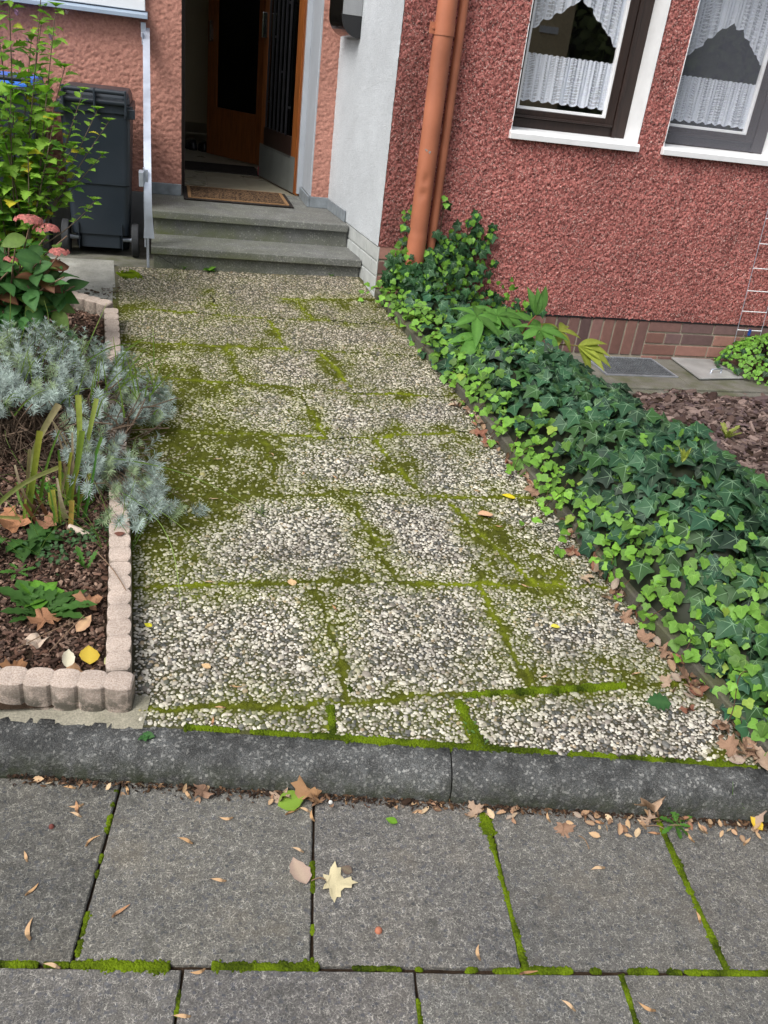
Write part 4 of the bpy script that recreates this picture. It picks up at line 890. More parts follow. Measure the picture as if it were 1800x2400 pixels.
# ---- wheelie bins
def bin_(x0, x1, y0, zb, h, lid_m, label, dx=0):
    t = thing('wheelie_bin', label, 'wheelie bin', 'wheelie bins by the salmon wall'); w_ = x1 - x0; cx = (x0 + x1) / 2; dep = .50
    def loft(levels, rr=.035):
        V = []; n = 0
        for (z, hw, ya, yb) in levels:
            pts = []
            for (sx, sy, a0) in ((1, 1, 0), (-1, 1, 90), (-1, -1, 180), (1, -1, 270)):
                for a in np.linspace(a0, a0 + 90, 6):
                    ex = cx + sx * (hw - rr) + rr * math.cos(R_(a)); eyy = (ya + yb) / 2 + sy * ((yb - ya) / 2 - rr) + rr * math.sin(R_(a)); pts.append((ex, eyy, z))
            n = len(pts); V += pts
        m = len(levels); F = [np.array([[k * n + i, k * n + (i + 1) % n, (k + 1) * n + (i + 1) % n, (k + 1) * n + i] for k in range(m - 1) for i in range(n)]), np.arange(n)[::-1][None], (np.arange(n) + (m - 1) * n)[None]]
        return np.array(V), F
    hw = w_ / 2
    b = MB(); V, F = loft([(zb + .13, hw * .80, y0 + .02, y0 + dep * .86), (zb + .42, hw * .86, y0 + .012, y0 + dep * .93), (zb + .425, hw * .875, y0 + .004, y0 + dep * .93), (zb + h * .84, hw * .93, y0, y0 + dep), (zb + h * .87, hw * .935, y0, y0 + dep)]); b.add(V, F, None, False)
    V, F = loft([(zb + .05, hw * .60, y0 + .03, y0 + dep * .84), (zb + .13, hw * .60, y0 + .03, y0 + dep * .84)], .02); b.add(V, F); V, F = loft([(zb + .012, hw * .76, y0 + .20, y0 + dep * .84), (zb + .135, hw * .78, y0 + .17, y0 + dep * .85)], .02); b.add(V, F)
    b.box(cx - hw * .62, cx - hw * .60, y0 + .004, y0 + .04, zb + .045, zb + .20); b.box(cx + hw * .60, cx + hw * .62, y0 + .004, y0 + .04, zb + .045, zb + .20)
    b.build('body', M['bin'], t, .004)
    b = MB(); V, F = loft([(zb + h * .865, hw, y0 - .012, y0 + dep + .012), (zb + h * .915, hw, y0 - .012, y0 + dep + .012)], .03); b.add(V, F); b.box(cx + hw * .78, cx + hw + .012, y0 - .03, y0 + .05, zb + h * .845, zb + h * .90); b.box(cx - hw - .012, cx - hw * .78, y0 - .03, y0 + .05, zb + h * .845, zb + h * .90); b.build('rim', M['bin'], t, .004)
    b = MB(); V, F = loft([(zb + h * .918, hw * .93, y0 + .0, y0 + dep + .02), (zb + h * .955, hw * .92, y0 + .01, y0 + dep + .02), (zb + h * .985, hw * .86, y0 + .04, y0 + dep)], .04); b.add(V, F); b.build('lid', lid_m, t, .006)
    b = MB(); b.tube([[cx - hw * .84, y0 - .035, zb + h * .985], [cx + hw * .84, y0 - .035, zb + h * .985]], .013, 12); b.tube([[cx - hw * .80, y0 - .016, zb + h * .928], [cx + hw * .80, y0 - .016, zb + h * .928]], .016, 12)
    for s in (-.82, 0, .82): b.box(cx + hw * s - .006, cx + hw * s + .006, y0 - .048, y0 + .03, zb + h * .86, zb + h * 1.0)
    b.build('handle', M['bin'], t, .003)
    for s in (-1, 1):
        wh = MB(); xw = cx + s * (hw * .86 + .025); a = np.linspace(0, 2 * np.pi, 40, endpoint=False); P = np.c_[.10 * np.cos(a), .10 * np.sin(a)]
        wh.prism(P, -.021, .021, None, lambda v: np.c_[xw + v[:, 2], y0 + .06 + v[:, 0], zb + .10 + v[:, 1]]); q = wh.build('wheel', M['tyre'], t, .006)
    b = MB(); b.tube([[cx - hw * .95, y0 + .06, zb + .10], [cx + hw * .95, y0 + .06, zb + .10]], .013, 10); b.build('axle', M['galv'], t)
    return t
bin_(-.600, -.186, 5.60, .484, .945, M['bin'], 'anthracite wheelie bin with its wheels and handle towards the path')
bin_(-1.16, -.70, 5.62, .484, .96, M['bluelid'], 'dark wheelie bin with a blue lid behind the leafy shrub')
bpy.data.objects['wheelie_bin.001'].rotation_euler = (0, 0, 0)

# ---- light well, lid, ladder trellis
lw = MB(); lw.box(1.55, 2.665, 4.42, 4.992, -.08, .178); lw.box(3.185, 3.80, 4.42, 4.992, -.08, .178); lw.box(2.665, 3.185, 4.42, 4.625, -.08, .178); lw.box(1.6, 4.6, 4.36, 4.415, .08, .168); tag(lw.build('light_well', M['wellconc'], None, .006), 'concrete surround of the cellar light well at the foot of the red wall', 'light well')
pit = MB(); pit.add([[2.66, 4.62, -.05], [3.19, 4.62, -.05], [3.19, 5.0, -.05], [2.66, 5.0, -.05]], [[0, 1, 2, 3]]); tag(pit.build('well_floor', M['soil']), kind='structure')
sl_ = MB(); sl_.box(3.80, 7, 4.40, 4.99, 0, .15); tag(sl_.build('border_soil', M['soil']), kind='structure')
gr = thing('well_grate', 'zinc mesh grate over the cellar light well', 'grate'); b_ = MB(); b_.box(2.67, 3.18, 4.628, 4.640, .150, .182); b_.box(2.67, 3.18, 4.978, 4.990, .150, .182); b_.box(2.67, 2.682, 4.64, 4.978, .150, .182); b_.box(3.168, 3.18, 4.64, 4.978, .150, .182); b_.build('frame', M['grate'], gr)
b_ = MB()
for i in range(24):
    x = 2.682 + (i + .5) * .486 / 24; b_.box(x - .0017, x + .0017, 4.64, 4.978, .168, .1805)
for j in range(11):
    y = 4.64 + (j + .5) * .338 / 11; b_.box(2.682, 3.168, y - .0022, y + .0022, .170, .181)
b_.build('mesh', simple('dull_grate', (.12, .13, .14), .6, .3, nscale=20, var=.3, bump=0), gr)
ld = thing('manhole_cover', 'grey metal cover plate with a handle, beside the light well', 'cover plate'); b_ = MB(); P = np.array([(3.30, 4.575), (3.655, 4.62), (3.625, 5.0 - .02), (3.325, 4.985)]); b_.prism(P, .186, .196); b_.build('plate', M['lid'], ld, .002)
b_ = MB(); b_.tube([[3.445, 4.685, .195], [3.445, 4.685, .222], [3.53, 4.70, .222], [3.53, 4.70, .195]], .0065, 8); b_.build('handle', M['galv'], ld)
la = thing('wire_trellis', 'thin wire ladder trellis leaning on the red wall at the right edge', 'trellis'); b_ = MB(); xt = lambda z: 3.742 - (z - .417) * .070
b_.tube([[xt(z), 4.95, z] for z in (.20, .8, 1.4, 1.9)], .0022, 6); b_.tube([[xt(z) + .190, 4.95, z] for z in (.20, .8, 1.4, 1.9)], .0022, 6); b_.build('rail_wires', M['galv'], la)
for z in (.417, .545, .682, .829, .985, 1.14, 1.30): b_ = MB(); b_.tube([[xt(z), 4.948, z], [xt(z) + .19, 4.948, z]], .0034, 6); b_.build('rung', M['whitepaint'], la)
cb_ = simple('blue_clip', (.02, .07, .28), .4, .4); b_ = MB(); b_.box(3.93, 3.95, 4.935, 4.947, .80, .83); b_.build('clip', cb_, la); b_ = MB(); b_.box(3.828, 3.842, 4.935, 4.947, .385, .425); b_.build('clip', cb_, la)

# ================================================================== PLANTS
def sheet(outline, cen, zf):
    """leaf from half outline points; fan"""
    P = np.array(outline, float); V = np.r_[[cen], P]; V3 = np.c_[V, [zf(x, y) for x, y in V]]; n = len(P)
    return V3, [np.array([[0, 1 + i, 1 + (i + 1) % n] for i in range(n)])]
def with_veins(V, F, veins, zf, wv=.024, off=.012, tc_leaf=(1, 0, 0, 0), tc_v=(1.0, .13, .19, .12)):
    VV = [V]; FF = [F[0]]; n = len(V); tc = [np.tile(tc_leaf, (n, 1))]
    for (a, b) in veins:
        a = np.array(a, float); b = np.array(b, float); m_ = (a + b) / 2; d = b - a; nn = np.array([-d[1], d[0]]) / np.linalg.norm(d)
        pts = [a + nn * wv, a - nn * wv, m_ - nn * wv * .6, b, m_ + nn * wv * .6]
        VV.append(np.array([[p[0], p[1], zf(*p) + off] for p in pts])); FF.append(np.array([[n, n + 1, n + 2], [n, n + 2, n + 4], [n + 4, n + 2, n + 3]])); tc.append(np.tile(tc_v, (5, 1))); n += 5
    return np.concatenate(VV), [np.concatenate(FF)], np.concatenate(tc)
zi = lambda x, y: .16 * abs(x) - .22 * y * y + .05 * y - .10 * x * x
half = [(0, -.02), (.20, -.16), (.42, -.10), (.40, .10), (.66, .34), (.66, .42), (.36, .52), (.22, .70), (0, 1.06)]
ol = half + [(-x, y) for x, y in half[-2:0:-1]]
iV, iF = sheet(ol, (0, .22), zi); iV, iF, iT = with_veins(iV, iF, [((0, .0), (0, .92)), ((0, .02), (.55, .36)), ((0, .02), (-.55, .36)), ((0, 0), (.33, -.06)), ((0, 0), (-.33, -.06))], zi)
half2 = [(0, 0), (.26, -.12), (.44, .08), (.58, .36), (.36, .50), (.26, .74), (0, .96)]; ol2 = half2 + [(-x, y) for x, y in half2[-2:0:-1]]
jV, jF = sheet(ol2, (0, .25), zi); jV, jF, jT = with_veins(jV, jF, [((0, .0), (0, .85)), ((0, .02), (.48, .32)), ((0, .02), (-.48, .32))], zi, .016, .012, (1, 0, 0, 0), (1, .10, .12, .04))
def prof(u, y):
    """cross profile of the ivy bank: u 0..1 from path edge to mulch; returns x,z"""
    x0 = xr(y) + .02 - .03 * grid_noise(y, y * 0, 3, 7); hgt = np.interp(y, [1.3, 1.7, 2.2, 3.2, 4.2, 4.9], [.10, .20, .36, .33, .22, .16]) + (grid_noise(y, y * 0 + 2, 2.5, 3) - .5) * .09 + (grid_noise(y, u * 3, 7, 13) - .5) * .12
    wd = np.interp(y, [1.3, 1.7, 2.3, 3.0, 4.0, 4.6, 5.0], [.5, .8, 1.02, 1.02, .98, .90, .62]) 
    zl_ = pz(x0, y) + .01; zr_ = .15
    zbase = zl_ + (zr_ - zl_) * u ** 1.3
    shape = np.sin(np.pi * np.clip(u, 0, 1) ** .80) ** .75
    return x0 + wd * u, zbase + hgt * shape * 1.0
def ivy_bank():
    r = np.random.default_rng(5); mb = MB(); N = 6000
    # stem and soil bed underneath, coloured dark as shade between the leaves
    uu, yy_ = np.meshgrid(np.linspace(0.02, 1, 40), np.linspace(1.42, 4.97, 90)); x, z = prof(uu, yy_); z = z - .05 - .03 * fbm(uu * 3, yy_ * 3, 4, 3, 3); z = np.maximum(z, .10); ii = np.arange(x.size).reshape(x.shape)
    mb.add(np.stack([x, yy_, z], -1).reshape(-1, 3), [np.stack([ii[:-1, :-1], ii[:-1, 1:], ii[1:, 1:], ii[1:, :-1]], -1).reshape(-1, 4)], (.018, .024, .010), True)
    u = r.random(N) ** 1.0; y = 1.40 + r.random(N) * 3.58; e = .01
    x, z = prof(u, y); x2, z2 = prof(np.clip(u + e, 0, 1.01), y); x3, z3 = prof(u, y + e)
    tu = unit(np.stack([x2 - x, 0 * x, z2 - z], -1)); tv = unit(np.stack([x3 - x, 0 * x + e, z3 - z], -1)); nrm = unit(np.cross(tu, tv)); nrm *= np.sign(nrm[:, 2:3])
    depth = r.random(N) ** 1.3 * .07 - .012; P = np.stack([x, y, z], -1) - nrm * depth[:, None]
    down = unit(np.stack([nrm[:, 0], nrm[:, 1] - .35, -.2 + 0 * x], -1)); a = r.normal(0, .75, N); ca, sa = np.cos(a), np.sin(a)
    tip = np.stack([down[:, 0] * ca - down[:, 1] * sa, down[:, 0] * sa + down[:, 1] * ca, down[:, 2]], -1)
    nn = unit(nrm * .7 + np.array([-.22, -.42, .62]) + r.normal(0, .40, (N, 3)))
    young = (grid_noise(u * 2, y, 4, 21) * .5 + r.random(N) * .5 + np.exp(-(u / .20) ** 2) * .50 + .12 * (y > 4.4)) > .84
    hole = (fbm(x * 1.0, y, 9, 2, 77) < .36) & (r.random(N) < .75); big = ~young & ~hole; young = young & ~hole; s = .044 + .034 * r.random(N)
    c = np.array([.028, .080, .036]) * (.35 + 1.25 * r.random((N, 1))) * np.array([1, 1, 1.0]); bl = (r.random(N) < .3)[:, None]; c = np.where(bl, c * [.85, .95, 1.1], c)
    mid_ = (r.random(N) < .28)[:, None]; c = np.where(mid_, np.array([.042, .112, .030]) * (.6 + .6 * r.random((N, 1))), c)
    mb.inst(iV, iF, frames(nn, tip, s)[big], P[big], c[big], True, iT)
    s2 = .030 + .020 * r.random(N); c2 = np.array([.145, .31, .045]) * (.45 + .8 * r.random((N, 1))); yl = (r.random(N) < .06)[:, None]; c2 = np.where(yl, [[.26, .38, .06]], c2)
    mb.inst(jV, jF, frames(nn, tip, s2)[young], (P + nrm * .012)[young], c2[young], True, jT)
    # fringe of young leaves hanging over the edging, on runners
    def fringe(y, out, n_, hang):
        y0 = y; r1 = r.random(3); t = np.linspace(0, 1, 12); dirx = -out
        base = np.array([xr(y0) + .12, y0 + .03, pz(xr(y0), y0) + .12]); end = np.array([xr(y0) - out, y0 - .08 * r.random() - .02, 0]); end[2] = pz(end[0], end[1]) + .012
        Pm = base[None] * (1 - t[:, None]) + end[None] * t[:, None]; Pm[:, 2] += .05 * np.sin(np.pi * t) ; Pm[:, 1] += .02 * np.sin(t * 7 + r1[0] * 6); Pm[:, 2] = np.maximum(Pm[:, 2], pz(Pm[:, 0], Pm[:, 1]) + .008)
        mb.tube(Pm, .0016, 5, (.10, .05, .03), False)
        for k in range(n_):
            tt = .25 + .75 * (k + r.random()) / n_; p = np.array([np.interp(tt, t, Pm[:, j]) for j in range(3)]) + r.normal(0, .010, 3) + [0, 0, .010]; a = r.random() * 6.28
            M1 = frames(np.array([[r.normal(0, .3), -.35 + r.normal(0, .3), 1]]), np.array([[math.cos(a) - .6, math.sin(a) - .3, -.2]]), np.array([.023 + .018 * r.random()])); c_ = np.array([[.18, .37, .045]]) * (.7 + .6 * r.random())
            mb.inst(jV, jF, M1, p[None], c_, False, jT)
    for y, out, n_ in ((1.62, -.02, 5), (1.75, .02, 7), (1.86, .0, 6), (1.98, .03, 7), (2.1, .04, 8), (2.2, .02, 8), (2.3, .06, 8), (2.42, .02, 9), (2.5, .03, 9), (2.6, .14, 10), (2.7, .20, 12), (2.78, .10, 9), (2.9, .03, 9), (3.0, .02, 8), (3.1, .08, 9), (3.2, .02, 8), (3.3, .05, 9), (3.42, .02, 8), (3.55, .02, 8), (3.66, .03, 9), (3.8, .02, 8), (3.95, .0, 8), (4.1, .0, 8), (4.25, .03, 8), (4.4, .0, 8), (4.55, .01, 8), (4.7, .0, 9), (4.82, .0, 9), (4.92, .13, 10), (4.86, .04, 9)): fringe(y, out, n_, 0)
    return tag(mb.build('ivy', M['ivy']), 'bank of dark and lime green ivy along the right side of the path', 'ivy', kind='stuff')
ivy_bank()
def ivy_patch(pts, r0, n, label, ysurf, seed, young=.5, nm=(0, -1, .25)):
    r = np.random.default_rng(seed); mb = MB()
    for (x, y, z, rad, k) in pts:
        P = np.c_[x + r.normal(0, rad, k), y - abs(r.normal(0, .02, k)), z + r.normal(0, rad, k)]; yg = r.random(k) < young
        nn = unit(np.array(nm) + r.normal(0, .3, (k, 3))); a = r.normal(0, .8, k); tip = np.c_[np.sin(a), -.2 * np.ones(k), -np.cos(a)]
        c = np.where(yg[:, None], np.array([.15, .33, .04]), np.array([.032, .095, .034])) * (.6 + .8 * r.random((k, 1)))
        s = np.where(yg, .024 + .018 * r.random(k), .034 + .026 * r.random(k)); Mx = frames(nn, tip, s)
        mb.inst(iV, iF, Mx[~yg], P[~yg], c[~yg], False, iT); mb.inst(jV, jF, Mx[yg], P[yg], c[yg], False, jT)
        mb.tube([[x, y, .3 + .5 * (z - .3)], [x + .01, y, z - .03], [x, y - .004, z + rad]], .002, 5, (.08, .05, .03), False)
    return tag(mb.build('ivy', M['ivy']), label, 'ivy', kind='stuff')
ivy_patch([(1.768, 4.975, 1.015, .008, 3), (1.725, 4.975, .98, .012, 4), (1.80, 4.975, .93, .02, 8), (1.865, 4.975, .955, .010, 4), (1.87, 4.975, .90, .012, 5), (1.83, 4.975, .83, .02, 8), (1.765, 4.975, .87, .03, 14), (1.69, 4.97, .86, .035, 18), (1.62, 4.97, .86, .035, 18), (1.57, 4.97, .80, .04, 30), (1.66, 4.96, .76, .06, 60), (1.80, 4.96, .74, .04, 22), (1.72, 4.94, .66, .07, 60), (1.88, 4.94, .58, .05, 26),
           (1.541, 4.93, 1.10, .006, 2), (1.543, 4.93, 1.075, .008, 2), (1.509, 4.93, .911, .007, 2), (1.335, 4.95, .985, .012, 4), (1.36, 4.95, 1.02, .008, 2), (1.34, 4.95, .93, .010, 3), (1.33, 4.93, .82, .02, 8), (1.30, 4.92, .75, .03, 22), (1.37, 4.84, .70, .035, 34), (1.47, 4.83, .72, .03, 24), (1.50, 4.90, .78, .02, 12), (1.28, 4.85, .66, .04, 44), (1.40, 4.80, .62, .06, 70), (1.55, 4.85, .66, .07, 80), (2.02, 4.93, .52, .06, 34), (2.15, 4.93, .47, .05, 22)],
          0, 0, 'ivy climbing the red wall around the feet of the two pipes', 0, 31, .52)
def mound(cx, cy, rx, ry, z0, h, n, label, seed, young=.35):
    r = np.random.default_rng(seed); mb = MB(); a = r.random(n) * 6.283; q = np.sqrt(r.random(n)); x = cx + rx * q * np.cos(a); y = np.minimum(cy + ry * q * np.sin(a), 4.975); z = z0 + h * np.sqrt(np.clip(1 - q ** 2, 0, 1)) - r.random(n) * .04
    nn = unit(np.c_[(x - cx) / rx * .8, (y - cy) / ry * .8 - .3, np.full(n, .8)] + r.normal(0, .25, (n, 3))); aa = r.normal(0, .8, n); tip = np.c_[np.sin(aa) + (x - cx), -np.cos(aa), -.4 + 0 * aa]
    yg = (r.random(n) < young * (.5 + grid_noise(x, z * 2, 12, 2))); c = np.where(yg[:, None], np.array([.13, .30, .035]), np.array([.020, .062, .022])) * (.6 + .8 * r.random((n, 1))); s = np.where(yg, .020 + .014 * r.random(n), .030 + .020 * r.random(n)); Mx = frames(nn, tip, s); P = np.c_[x, y, z]
    mb.inst(iV, iF, Mx[~yg], P[~yg], c[~yg], False, iT); mb.inst(jV, jF, Mx[yg], P[yg], c[yg], False, jT); return tag(mb.build('ivy', M['ivy']), label, 'ivy', kind='stuff')
mound(3.98, 4.78, .42, .30, .16, .28, 900, 'ivy clump at the foot of the wire trellis on the right', 41, .9)

# generic leaf templates
def blade_leaf(hw=.28, fold=.12, droop=.35, teeth=0, n=7):
    zf = lambda x, y: fold * abs(x) * 2 - droop * y * y + .1 * y
    t = np.linspace(0, 1, n + 2)[1:-1]; hl = [(hw * math.sin(math.pi * q ** .85) * (1 + (teeth * ((i % 2) * 2 - 1))), q) for i, q in enumerate(t)]
    out = [(0, 0)] + hl + [(0, 1)] + [(-x, y) for x, y in hl[::-1]]; mid = [(0, q) for q in t]
    P = np.array(out); m_ = len(hl); V = np.r_[P, np.array(mid)]; V3 = np.c_[V, [zf(*p) for p in V]]
    nP = len(out); F = []; R0 = lambda i: 1 + i; L0 = lambda i: nP - 1 - i; C0 = lambda i: nP + i
    F += [[0, R0(0), C0(0)], [0, C0(0), L0(0)], [R0(m_ - 1), m_ + 1, C0(m_ - 1)], [C0(m_ - 1), m_ + 1, L0(m_ - 1)]]
    Q = []
    for i in range(m_ - 1): Q += [[R0(i), R0(i + 1), C0(i + 1), C0(i)], [C0(i), C0(i + 1), L0(i + 1), L0(i)]]
    tc = np.tile((1, 0, 0, 0), (len(V3), 1)).astype(float); tc[nP:] = (1.15, .03, .05, .015)
    return V3, [np.array(F), np.array(Q)], tc
oV, oF, oT = blade_leaf(.30, .14, .30)          # ovate
hV, hF, hT = blade_leaf(.33, .16, .35, .22, 9)  # toothed hibiscus
nV, nF, nT = blade_leaf(.046, .25, .15, 0, 5)   # needle / lavender
pV, pF, pT = blade_leaf(.165, .15, .45, 0, 8)    # peony
def put(mb, T, P, nrm, tip, s, c): mb.inst(T[0], T[1], frames(nrm, tip, s), P, c, True, T[2])
def curve(p0, p1, bend, n=14):
    t = np.linspace(0, 1, n)[:, None]; return p0 * (1 - t) + p1 * t + bend * np.sin(np.pi * t)

# ---- hibiscus shrub
hb = thing('hibiscus_shrub', 'tall light green hibiscus shrub with a few mauve buds in front of the bins', 'shrub')
r = np.random.default_rng(12); stm = MB(); lf = MB(); bud = MB()
def grow(p0, p1, rad, nleaf, ls, seed, dens0=.15):
    r = np.random.default_rng(seed); Pm = curve(p0, p1, np.array([r.normal(0, .02), r.normal(0, .02), 0])); stm.tube(Pm, np.linspace(rad, rad * .35, len(Pm)), 6, (.16, .12, .09), False)
    t = dens0 + (1 - dens0) * (np.arange(nleaf) + r.random(nleaf) * .8) / nleaf; t = np.clip(t, 0, 1); T = np.linspace(0, 1, len(Pm)); P = np.stack([np.interp(t, T, Pm[:, j]) for j in range(3)], -1)
    a = np.arange(nleaf) * 2.4 + r.random() * 6; dirn = np.c_[np.cos(a), np.sin(a), .15 + .3 * r.random(nleaf) - .3 * (1 - t)]; s = ls * (.55 + .6 * r.random(nleaf)) * (1 - .45 * t); P = P + unit(dirn) * (s * .18)[:, None]
    nr = unit(np.c_[-.3 * np.cos(a), -.3 * np.sin(a) - .15, np.ones(nleaf)] + r.normal(0, .3, (nleaf, 3))); c = np.array([.23, .41, .05]) * (.6 + .65 * r.random((nleaf, 1))); yl = (r.random(nleaf) < .05)[:, None]; c = np.where(yl, [[.62, .52, .04]], c)
    dk = (r.random(nleaf) < .2)[:, None]; c = np.where(dk, c * [.55, .7, .9], c)
    put(lf, (hV, hF, hT), P, nr, dirn, s, c)
    k = 7; a = np.arange(k) * .9; put(lf, (hV, hF, hT), np.repeat(Pm[-1:], k, 0), np.c_[-np.cos(a) * .7, -np.sin(a) * .7, np.ones(k)], np.c_[np.cos(a), np.sin(a), .5 * np.ones(k)], np.full(k, ls * .38), np.tile([[.27, .46, .05]], (k, 1)))
base = np.array([-.74, 4.66, .44])
tops = [(-1.05, 4.7, 1.9), (-.93, 4.75, 1.75), (-.86, 4.6, 1.95), (-.80, 4.75, 1.6), (-.74, 4.7, 1.84), (-.66, 4.62, 1.90), (-.60, 4.74, 1.66), (-.53, 4.64, 1.86), (-.47, 4.60, 1.80), (-.56, 4.72, 1.50), (-.68, 4.55, 1.45), (-.95, 4.55, 1.4), (-.86, 4.5, 1.25), (-.50, 4.55, 1.35), (-1.1, 4.6, 1.5), (-.62, 4.5, 1.2), (-.78, 4.48, 1.38), (-.45, 4.62, 1.56), (-1.0, 4.5, 1.15), (-.56, 4.8, 1.72)]
for i, tp in enumerate(tops):
    tp = np.array(tp); hgt = tp[2] - .44; grow(base + [r.normal(0, .05), r.normal(0, .05), 0], tp, .0055, int(36 * hgt + 8), .118, 200 + i)
for i, (tp, nl) in enumerate((((-.370, 4.6, 1.475), 15), ((-.405, 4.66, 1.40), 12), ((-.312, 4.6, 1.40), 14), ((-.262, 4.6, 1.355), 12), ((-.30, 4.62, 1.20), 11), ((-.34, 4.6, .99), 7), ((-.42, 4.56, 1.24), 12), ((-.46, 4.58, 1.05), 11))):
    grow(base + [.04, -.03, .15 + .02 * i], np.array(tp), .0042, int(nl * 1.4), .092, 300 + i, .45 if i < 5 else .6)
stm.build('stem', M['stem'], hb); lf.build('foliage', M['leaf'], hb)
for i, (x, y, z) in enumerate(((-.635, 4.6, 1.745), (-.50, 4.62, 1.665), (-.60, 4.62, 1.645), (-.425, 4.6, 1.775), (-.53, 4.62, 1.64))):
    a = np.arange(9) * 2.1; sz = .022 if i in (0, 1) else .015; bud = MB(); put(bud, (oV, oF, oT), np.repeat([[x, y, z]], 9, 0), np.c_[-np.cos(a), -np.sin(a), .4 + 0 * a], np.c_[np.cos(a) * .45, np.sin(a) * .45, np.ones(9)], np.full(9, sz * 1.5), np.tile([[.50, .28, .52]] if i != 3 else [[.62, .42, .55]], (9, 1)) * (.7 + .5 * rng.random((9, 1))))
    bud.build('flower_bud', M['petal'], hb)

# ---- hydrangea
hy_ = thing('hydrangea', 'hydrangea with faded pink flower heads and large green leaves behind the lavender', 'shrub'); stm = MB(); lf = MB(); r = np.random.default_rng(14)
hbase = np.array([-.72, 4.12, .40]); ends = []
for i in range(40):
    e = np.array([-.90 + .50 * r.random(), 3.85 + .42 * r.random(), .55 + .36 * r.random()]); ends.append(e)
fl_pos = [(-.575, 4.02, .985), (-.505, 4.02, .955), (-.455, 4.0, .865), (-.655, 4.0, .82), (-.548, 3.98, .565), (-.73, 4.0, .90)]
for e in fl_pos: ends.append(np.array(e) - [0, 0, .03])
ends += [np.array(q) for q in ((-.43, 4.0, .80), (-.40, 4.0, .72), (-.46, 3.95, .63), (-.44, 3.9, .56), (-.55, 3.9, .66), (-.62, 3.9, .50))]
for i, e in enumerate(ends):
    Pm = curve(hbase + r.normal(0, .04, 3) * [1, 1, 0], e, np.array([r.normal(0, .03), -.02, .03])); stm.tube(Pm, np.linspace(.006, .003, len(Pm)), 6, (.20, .13, .09), False)
    k = 7; t = .35 + .6 * (np.arange(k) + .5) / k; P = np.stack([np.interp(t, np.linspace(0, 1, len(Pm)), Pm[:, j]) for j in range(3)], -1); a = np.arange(k) * 2.3 + i; dirn = np.c_[np.cos(a), np.sin(a) - .2, -.1 + 0 * a]
    s = .07 + .065 * r.random(k); nr = unit(np.c_[0 * a, -.35 + 0 * a, np.ones(k)] + r.normal(0, .3, (k, 3))); c = np.array([.060, .165, .048]) * (.5 + 1.0 * r.random((k, 1))); rd = (r.random(k) < .10)[:, None]; c = np.where(rd, [[.16, .055, .035]], c); lt = (r.random(k) < .12)[:, None]; c = np.where(lt, [[.16, .26, .06]], c)
    put(lf, (oV, oF, oT), P, nr, dirn, s, c)
stm.build('stem', M['stem'], hy_); lf.build('foliage', M['leaf'], hy_)
for i, (x, y, z) in enumerate(fl_pos):
    n = [60, 55, 42, 26, 34, 30][i]; sz = [.050, .046, .036, .026, .034, .035][i]; d = unit(r.normal(0, 1, (n, 3))); d[:, 2] = abs(d[:, 2]) * .6; P = np.array([x, y, z]) + d * sz * [1.15, 1, .8]; fm = MB()
    for q in range(4):
        a = q * 1.57 + np.arange(n); up = unit(d + [0, -.3, .5]); t1 = np.c_[np.cos(a), np.sin(a), 0 * a]; put(fm, (oV * [1.6, 1, .6], oF, oT * [1, 0, 0, 0] + [0, .0, .0, .0]), P, up, t1, np.full(n, .0115), (np.array([.50, .15, .14]) if i != 4 else np.array([.72, .14, .16])) * (.6 + .7 * r.random((n, 1))) + r.random((n, 1)) * [.02, .06, .04])
    fm.build('flower_head', M['petal'], hy_)

# ---- lavender
def lavender(name, label, tipsgen, basep, n, seed, woody):
    t = thing(name, label, 'lavender', 'grey green lavender bushes'); r = np.random.default_rng(seed); lf = MB(); stm = MB()
    tips = tipsgen(r, n)
    for i, e in enumerate(tips):
        b0 = basep(r, e); Pm = curve(b0, e, np.array([r.normal(0, .02), r.normal(0, .02), .03]), 9); stm.tube(Pm, np.linspace(.0022, .0009, 9), 4, (.10, .075, .05), False)
        d = unit(Pm[-1] - Pm[-3]); d = unit(d * .6 + [0, -.05, .75]); L = .080 + .055 * r.random(); k = 52; q = np.arange(k) / k; a = q * 21 + r.random() * 6
        P = e[None] - d * L * .7 + d[None] * (q[:, None] * L); sd = np.array([1., 0, 0]); sd = sd - sd.dot(d) * d; sd = unit(sd); s2_ = np.cross(d, sd)
        rad = np.cos(a)[:, None] * sd + np.sin(a)[:, None] * s2_; up = .35 + .9 * q[:, None] ** 2; tip = unit(rad + d * up); nr = unit(d - rad * .6 + r.normal(0, .15, (k, 3)))
        s = (.028 + .012 * r.random(k)) * (1 - .35 * q ** 3); base_c = np.array([.345, .425, .395]) * (.75 + .4 * r.random()) if r.random() > .2 else np.array([.24, .32, .17]); c = base_c * (.6 + .65 * r.random((k, 1)))
        put(lf, (nV, nF, nT * [1, 0, 0, 0] + [.0, .03, .03, .03]), P, nr, tip, s, c)
    lf.build('foliage', M['lav'], t)
    for i in range(woody[0]):
        a = r.random(2); b0 = np.array(woody[1]) + (r.random(3) - .5) * woody[2]; e = b0 + [r.normal(0, .10), -.03 + r.normal(0, .06), .05 + .12 * r.random()]; stm.tube(curve(b0, e, r.normal(0, .02, 3), 7), .0013 + .0015 * r.random(), 4, np.array([.12, .085, .06]) * (.4 + r.random()), False)
    stm.build('stem', M['stem'], t); return t
